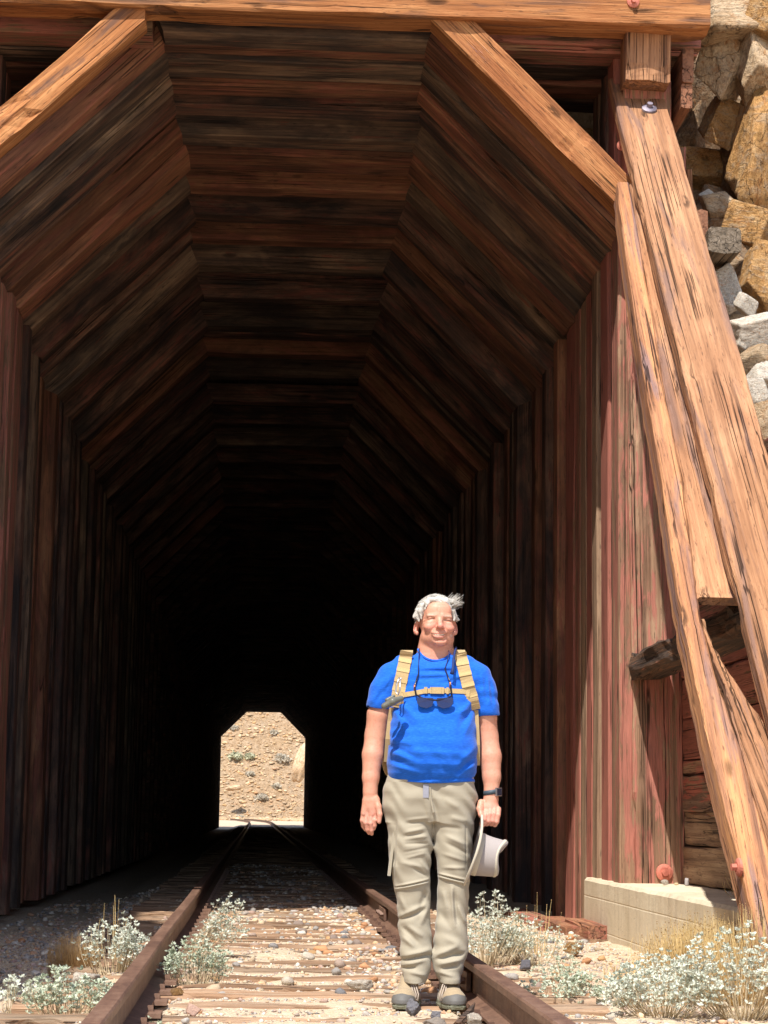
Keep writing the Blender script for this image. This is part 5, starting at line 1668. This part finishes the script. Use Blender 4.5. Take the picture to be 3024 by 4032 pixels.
pack = loc_thing('backpack', 'tan backpack worn by the man with padded shoulder straps and chest strap', 'backpack', (0, .2, 1.0))
BP = SDF((-.25, .06, .98), (.25, .36, 1.55), .005)
BP.loft([1.0, 1.05, 1.2, 1.4, 1.5, 1.53], [0] * 6, [.15, .17, .18, .165, .14, .10], [.2] * 6, [.09, .10, .11, .10, .08, .05], .02, 4)
BP.ell((-.185, .17, 1.12), (.035, .06, .12), .015)
BP.ell((.190, .17, 1.12), (.032, .06, .12), .015)
bag = tchild('bag', BP.mesh('bag', M['khaki']), pack)
def strapz(path, w, name, mat, th=.009, off=.006):
    V, Fc = ribbon(path, w, th, off)
    return tchild(name, mk_mesh(name, V, Fc, M[mat]), pack)
for path in ([(-.118, 1.552), (-.126, 1.51), (-.140, 1.44), (-.152, 1.385), (-.165, 1.30)], [(.122, 1.55), (.130, 1.51), (.142, 1.455), (.156, 1.40), (.172, 1.35), (.186, 1.295)]):
    st_ = strapz(path, .056, 'shoulder_strap', 'khaki', .012)
    for k in range(1, 11):
        t = k / 11 * (len(path) - 1); i = int(t); f = t - i
        a = path[i]; b = path[min(i + 1, len(path) - 1)]
        p = (a[0] + (b[0] - a[0]) * f, a[1] + (b[1] - a[1]) * f); q_ = (p[0] + (b[0] - a[0]) * .12, p[1] + (b[1] - a[1]) * .12)
        if k % 2 == 0:
            d = np.array([b[0] - a[0], b[1] - a[1]]); d = d / np.linalg.norm(d) * .020
            V, Fc = ribbon([p, (p[0] + d[0], p[1] + d[1])], .058, .003, .018)
            o = tchild('strap_band', mk_mesh('strap_band', V, Fc, M['khaki2']), st_)
# top of the straps going over the shoulders to the pack
for sx, xs_ in ((-1, -.118), (1, .124)):
    tp = MB()
    yf = (SH_.frontY(xs_, 1.535) or -.03) - .012
    pts = [(xs_, yf, 1.545), (xs_ * .97, yf + .03, 1.568 if sx > 0 else 1.562), (xs_ * .95, .045, 1.562), (xs_ * .92, .09, 1.53), (xs_ * .9, .13, 1.48)]
    V = []; Fc = []
    for p in pts:
        for dx, dz in ((-.027, 0), (.027, 0), (.027, -.012), (-.027, -.012)): V.append((p[0] + dx, p[1], p[2] + dz))
    for i in range(len(pts) - 1):
        for k in range(4): Fc.append((i * 4 + k, i * 4 + (k + 1) % 4, i * 4 + 4 + (k + 1) % 4, i * 4 + 4 + k))
    tchild('shoulder_yoke', mk_mesh('shoulder_yoke', V, Fc, M['khaki']), pack)
# lower webbing
for path, w in (([(-.170, 1.30), (-.178, 1.24), (-.186, 1.16), (-.190, 1.06)], .022), ([(.186, 1.295), (.190, 1.22), (.194, 1.14), (.196, 1.05)], .022)):
    lw = MB()
    P_ = [(p[0] + (-.012 if p[0] < 0 else .008), (SH_.frontY(p[0] * .93, p[1]) or -.05) + .02 + .02 * i, p[1]) for i, p in enumerate(path)]
    V = []; Fc = []
    for p in P_:
        for dx, dy in ((-w / 2, 0), (w / 2, 0), (w / 2, .004), (-w / 2, .004)): V.append((p[0] + dx, p[1] + dy, p[2]))
    for i in range(len(P_) - 1):
        for k in range(4): Fc.append((i * 4 + k, i * 4 + (k + 1) % 4, i * 4 + 4 + (k + 1) % 4, i * 4 + 4 + k))
    tchild('webbing', mk_mesh('webbing', V, Fc, M['khaki']), pack)
cs = strapz([(-.150, 1.352), (-.09, 1.362), (-.04, 1.372), (.0, 1.375), (.06, 1.375), (.15, 1.374)], .021, 'chest_strap', 'khaki2', .004, .005)
bk = MB()
ybk = (SH_.frontY(.01, 1.375) or -.13) - .012
for x, w in ((-.035, .007), (-.012, .004), (.012, .022), (.040, .006), (.062, .005), (-.15, .007), (.155, .008)):
    y = (SH_.frontY(x, 1.372) or ybk) - .012
    bk.box((x, y, 1.375 if abs(x) < .1 else 1.366), w, .005, .0145)
tchild('buckle', mk_mesh('buckle', np.concatenate(bk.v), bk.f, M['khaki2']), cs)['kind'] = 'stuff'
tube_ = MB()
tube_.tube([(.105, -.03, 1.575), (.096, -.075, 1.55), (.088, -.11, 1.51), (.085, -.13, 1.47), (.080, -.138, 1.45)], [.0055, .0055, .0055, .0065, .010], 8)
tchild('drinking_tube', mk_mesh('drinking_tube', np.concatenate(tube_.v), tube_.f, M['cord'], True), pack)

# sunglasses hanging on a cord
sg = loc_thing('sunglasses', 'dark sunglasses hanging upside down on a cord round the neck of the man', 'sunglasses', (0, -.17, 1.33))
def fy(x, z, o=.012): return (SH_.frontY(x, z) or -.12) - o
fr = MB()
yb = fy(.01, 1.32, .016)
fr.tube([(-.074, yb + .012, 1.352), (-.05, yb - .004, 1.338), (.010, yb - .008, 1.330), (.06, yb - .004, 1.340), (.082, yb + .012, 1.352)], .0042, 8)
frm = tchild('frame', mk_mesh('frame', np.concatenate(fr.v), fr.f, M['dark'], True), sg)
for s in (-1, 1):
    cx_ = .005 + s * .041
    out = [(-.040, .012), (-.038, -.014), (-.026, -.029), (.004, -.036), (.028, -.026), (.036, .0), (.032, .010)]
    V = [(cx_ + (u if s < 0 else -u), yb - .006 - (.006 if s else 0) + abs(u) * .1, 1.330 + w) for u, w in out] + [(cx_ + (u if s < 0 else -u), yb - .003 + abs(u) * .1, 1.330 + w) for u, w in out]
    n = len(out)
    Fc = [tuple(range(n)), tuple(range(n, 2 * n))[::-1]] + [(k, (k + 1) % n, n + (k + 1) % n, n + k) for k in range(n)]
    tchild('lens', mk_mesh('lens', V, Fc, M['lens']), sg)
for (a, b, c_, d_) in (((-.078, 1.352), (-.084, 1.395), (-.066, 1.452), (-.0635, 1.545)), ((.080, 1.352), (.074, 1.410), (.052, 1.474), (.072, 1.545))):
    tm = MB(); tm.tube([(a[0], yb + .014, a[1]), (b[0], fy(*b, .014), b[1]), (c_[0], fy(*c_, .010), c_[1])], [.0042, .004, .003], 8)
    tchild('temple', mk_mesh('temple', np.concatenate(tm.v), tm.f, M['dark'], True), sg)
    bz_ = MB(); bz_.tube([(b[0], fy(*b, .016), b[1] - .02), (b[0], fy(*b, .016), b[1] + .004)], .0048, 8)
    tchild('temple_trim', mk_mesh('temple_trim', np.concatenate(bz_.v), bz_.f, M['bronze'], True), sg)
    cd = MB()
    cd.tube([(c_[0], fy(*c_, .008), c_[1]), ((c_[0] + d_[0]) / 2, fy((c_[0] + d_[0]) / 2, 1.505, .006), 1.505), (d_[0], -.065, d_[1] + .005), (d_[0] * .95 + .002, -.01, 1.575)], [.0032, .0022, .0022, .0022], 6)
    tchild('cord', mk_mesh('cord', np.concatenate(cd.v), cd.f, M['cord'], True), sg)

# case and carabiner clipped to the strap
cc = loc_thing('clip_case', 'long olive grey case clipped sideways to the left shoulder strap in the picture', 'case', (-.18, -.2, 1.31))
CS = SDF((-.26, -.30, 1.24), (-.10, -.12, 1.38), .003)
CS.chain([(-.222, -.235, 1.297), (-.185, -.235, 1.318), (-.147, -.215, 1.332)], [.0135, .0165, .0125], .01, sc=(1, .8, 1))
CS.cap((-.208, -.205, 1.325), (-.180, -.20, 1.342), .010, .008, .006)
tchild('case', CS.mesh('case', M['olive']), cc)
ca = MB()
ca.tube([(-.150, -.170, 1.415), (-.146, -.172, 1.425), (-.154, -.172, 1.428), (-.166, -.17, 1.40), (-.170, -.17, 1.365), (-.160, -.172, 1.350), (-.152, -.175, 1.37), (-.150, -.172, 1.415)], .0034, 8)
tchild('carabiner', mk_mesh('carabiner', np.concatenate(ca.v), ca.f, M['alu'], True), cc)

# watch
wt = loc_thing('wristwatch', 'dark banded square watch on the wrist above the hat', 'watch', (.27, -.03, .93))
wb = MB()
P_ = [(.2685 + .034 * math.cos(a), -.030 + .0325 * math.sin(a), .933 + .006 * math.cos(a)) for a in np.linspace(0, 2 * math.pi, 25)]
V = []; Fc = []
for p in P_:
    for r2, dz in ((.0, -.010), (.0025, -.010), (.0025, .010), (.0, .010)):
        dx, dy = p[0] - .2685, p[1] + .03
        l = math.hypot(dx, dy); V.append((p[0] + dx / l * r2, p[1] + dy / l * r2, p[2] + dz))
for i in range(len(P_) - 1):
    for k in range(4): Fc.append((i * 4 + k, i * 4 + (k + 1) % 4, i * 4 + 4 + (k + 1) % 4, i * 4 + 4 + k))
tchild('band', mk_mesh('band', V, Fc, M['watchband'], True), wt)
wf = MB(); wf.box((.298, -.052, .934), .017, .0055, .0185, Matrix.Rotation(R(42), 3, 'Z'))
fc = tchild('watch_case', mk_mesh('watch_case', np.concatenate(wf.v), wf.f, M['alu']), wt)
wf = MB(); wf.box((.302, -.0565, .934), .014, .0012, .0155, Matrix.Rotation(R(42), 3, 'Z'))
tchild('watch_face', mk_mesh('watch_face', np.concatenate(wf.v), wf.f, M['dark']), wt)

# sun hat held by its brim
hat = loc_thing('sun_hat', 'pale pinkish grey sun hat with wide brim held down by his side', 'hat', (.2, -.06, .55))
ax_n = Vector((.964, -.02, -.255)).normalized()      # out of the crown
ax_u = Vector((.255, 0, .964)); ax_u = (ax_u - ax_n * ax_u.dot(ax_n)).normalized()
ax_v = ax_n.cross(ax_u)
hc = Vector((.192, -.070, .676))


def ring(ru, rv, h_, cu=0., cv=0., wob=0., n=48):
    out = []
    for k in range(n):
        a = 2 * math.pi * k / n
        p = hc + ax_u * (cu + ru * math.cos(a)) + ax_v * (cv + rv * math.sin(a)) + ax_n * (h_ + wob * math.cos(2 * a) + wob * .5 * math.sin(3 * a + 1))
        out.append(tuple(p))
    return out


def rings(L, name, mat, par, cap0=False, cap1=False):
    n = 48; V = []; Fc = []
    for L_ in L: V += L_
    for i in range(len(L) - 1):
        for k in range(n): Fc.append((i * n + k, i * n + (k + 1) % n, (i + 1) * n + (k + 1) % n, (i + 1) * n + k))
    if cap1: Fc.append(tuple((len(L) - 1) * n + k for k in range(n)))
    return tchild(name, mk_mesh(name, V, Fc, M[mat], True), par)


br = rings([ring(.094, .082, .004, -.015), ring(.120, .10, .001, -.010, wob=.001), ring(.157, .128, -.006, 0, wob=-.005), ring(.160, .131, -.004, 0, wob=-.006), ring(.158, .129, .001, 0, wob=-.005), ring(.12, .10, .006, -.01, wob=.001), ring(.094, .082, .009, -.015)], 'brim', 'hat', hat)
rings([ring(.156, .128, -.008, 0, wob=-.005), ring(.1625, .133, -.006, 0, wob=-.006), ring(.1625, .133, .002, 0, wob=-.006), ring(.156, .128, .003, 0, wob=-.005)], 'brim_edge', 'hatrim', br)
cr = rings([ring(.094, .082, .002, -.012), ring(.093, .081, .03, -.012), ring(.088, .078, .065, -.010), ring(.084, .074, .100, -.006, wob=.006), ring(.079, .070, .118, -.002, wob=.010), ring(.064, .055, .116, 0, wob=.012), ring(.030, .024, .104, 0, wob=.01), ring(.004, .004, .10, 0)], 'crown', 'hat', hat, cap1=True)
rings([ring(.0955, .0835, .004, -.012), ring(.0965, .0845, .006, -.012), ring(.0955, .0835, .030, -.012), ring(.0938, .0818, .031, -.012)], 'hat_band', 'hatrim', cr)
rings([ring(.0835, .0735, .101, -.005, wob=.007), ring(.0868, .0768, .106, -.004, wob=.008), ring(.0855, .0755, .112, -.003, wob=.009), ring(.0815, .0715, .114, -.003, wob=.009)], 'crown_piping', 'hatrim', cr)
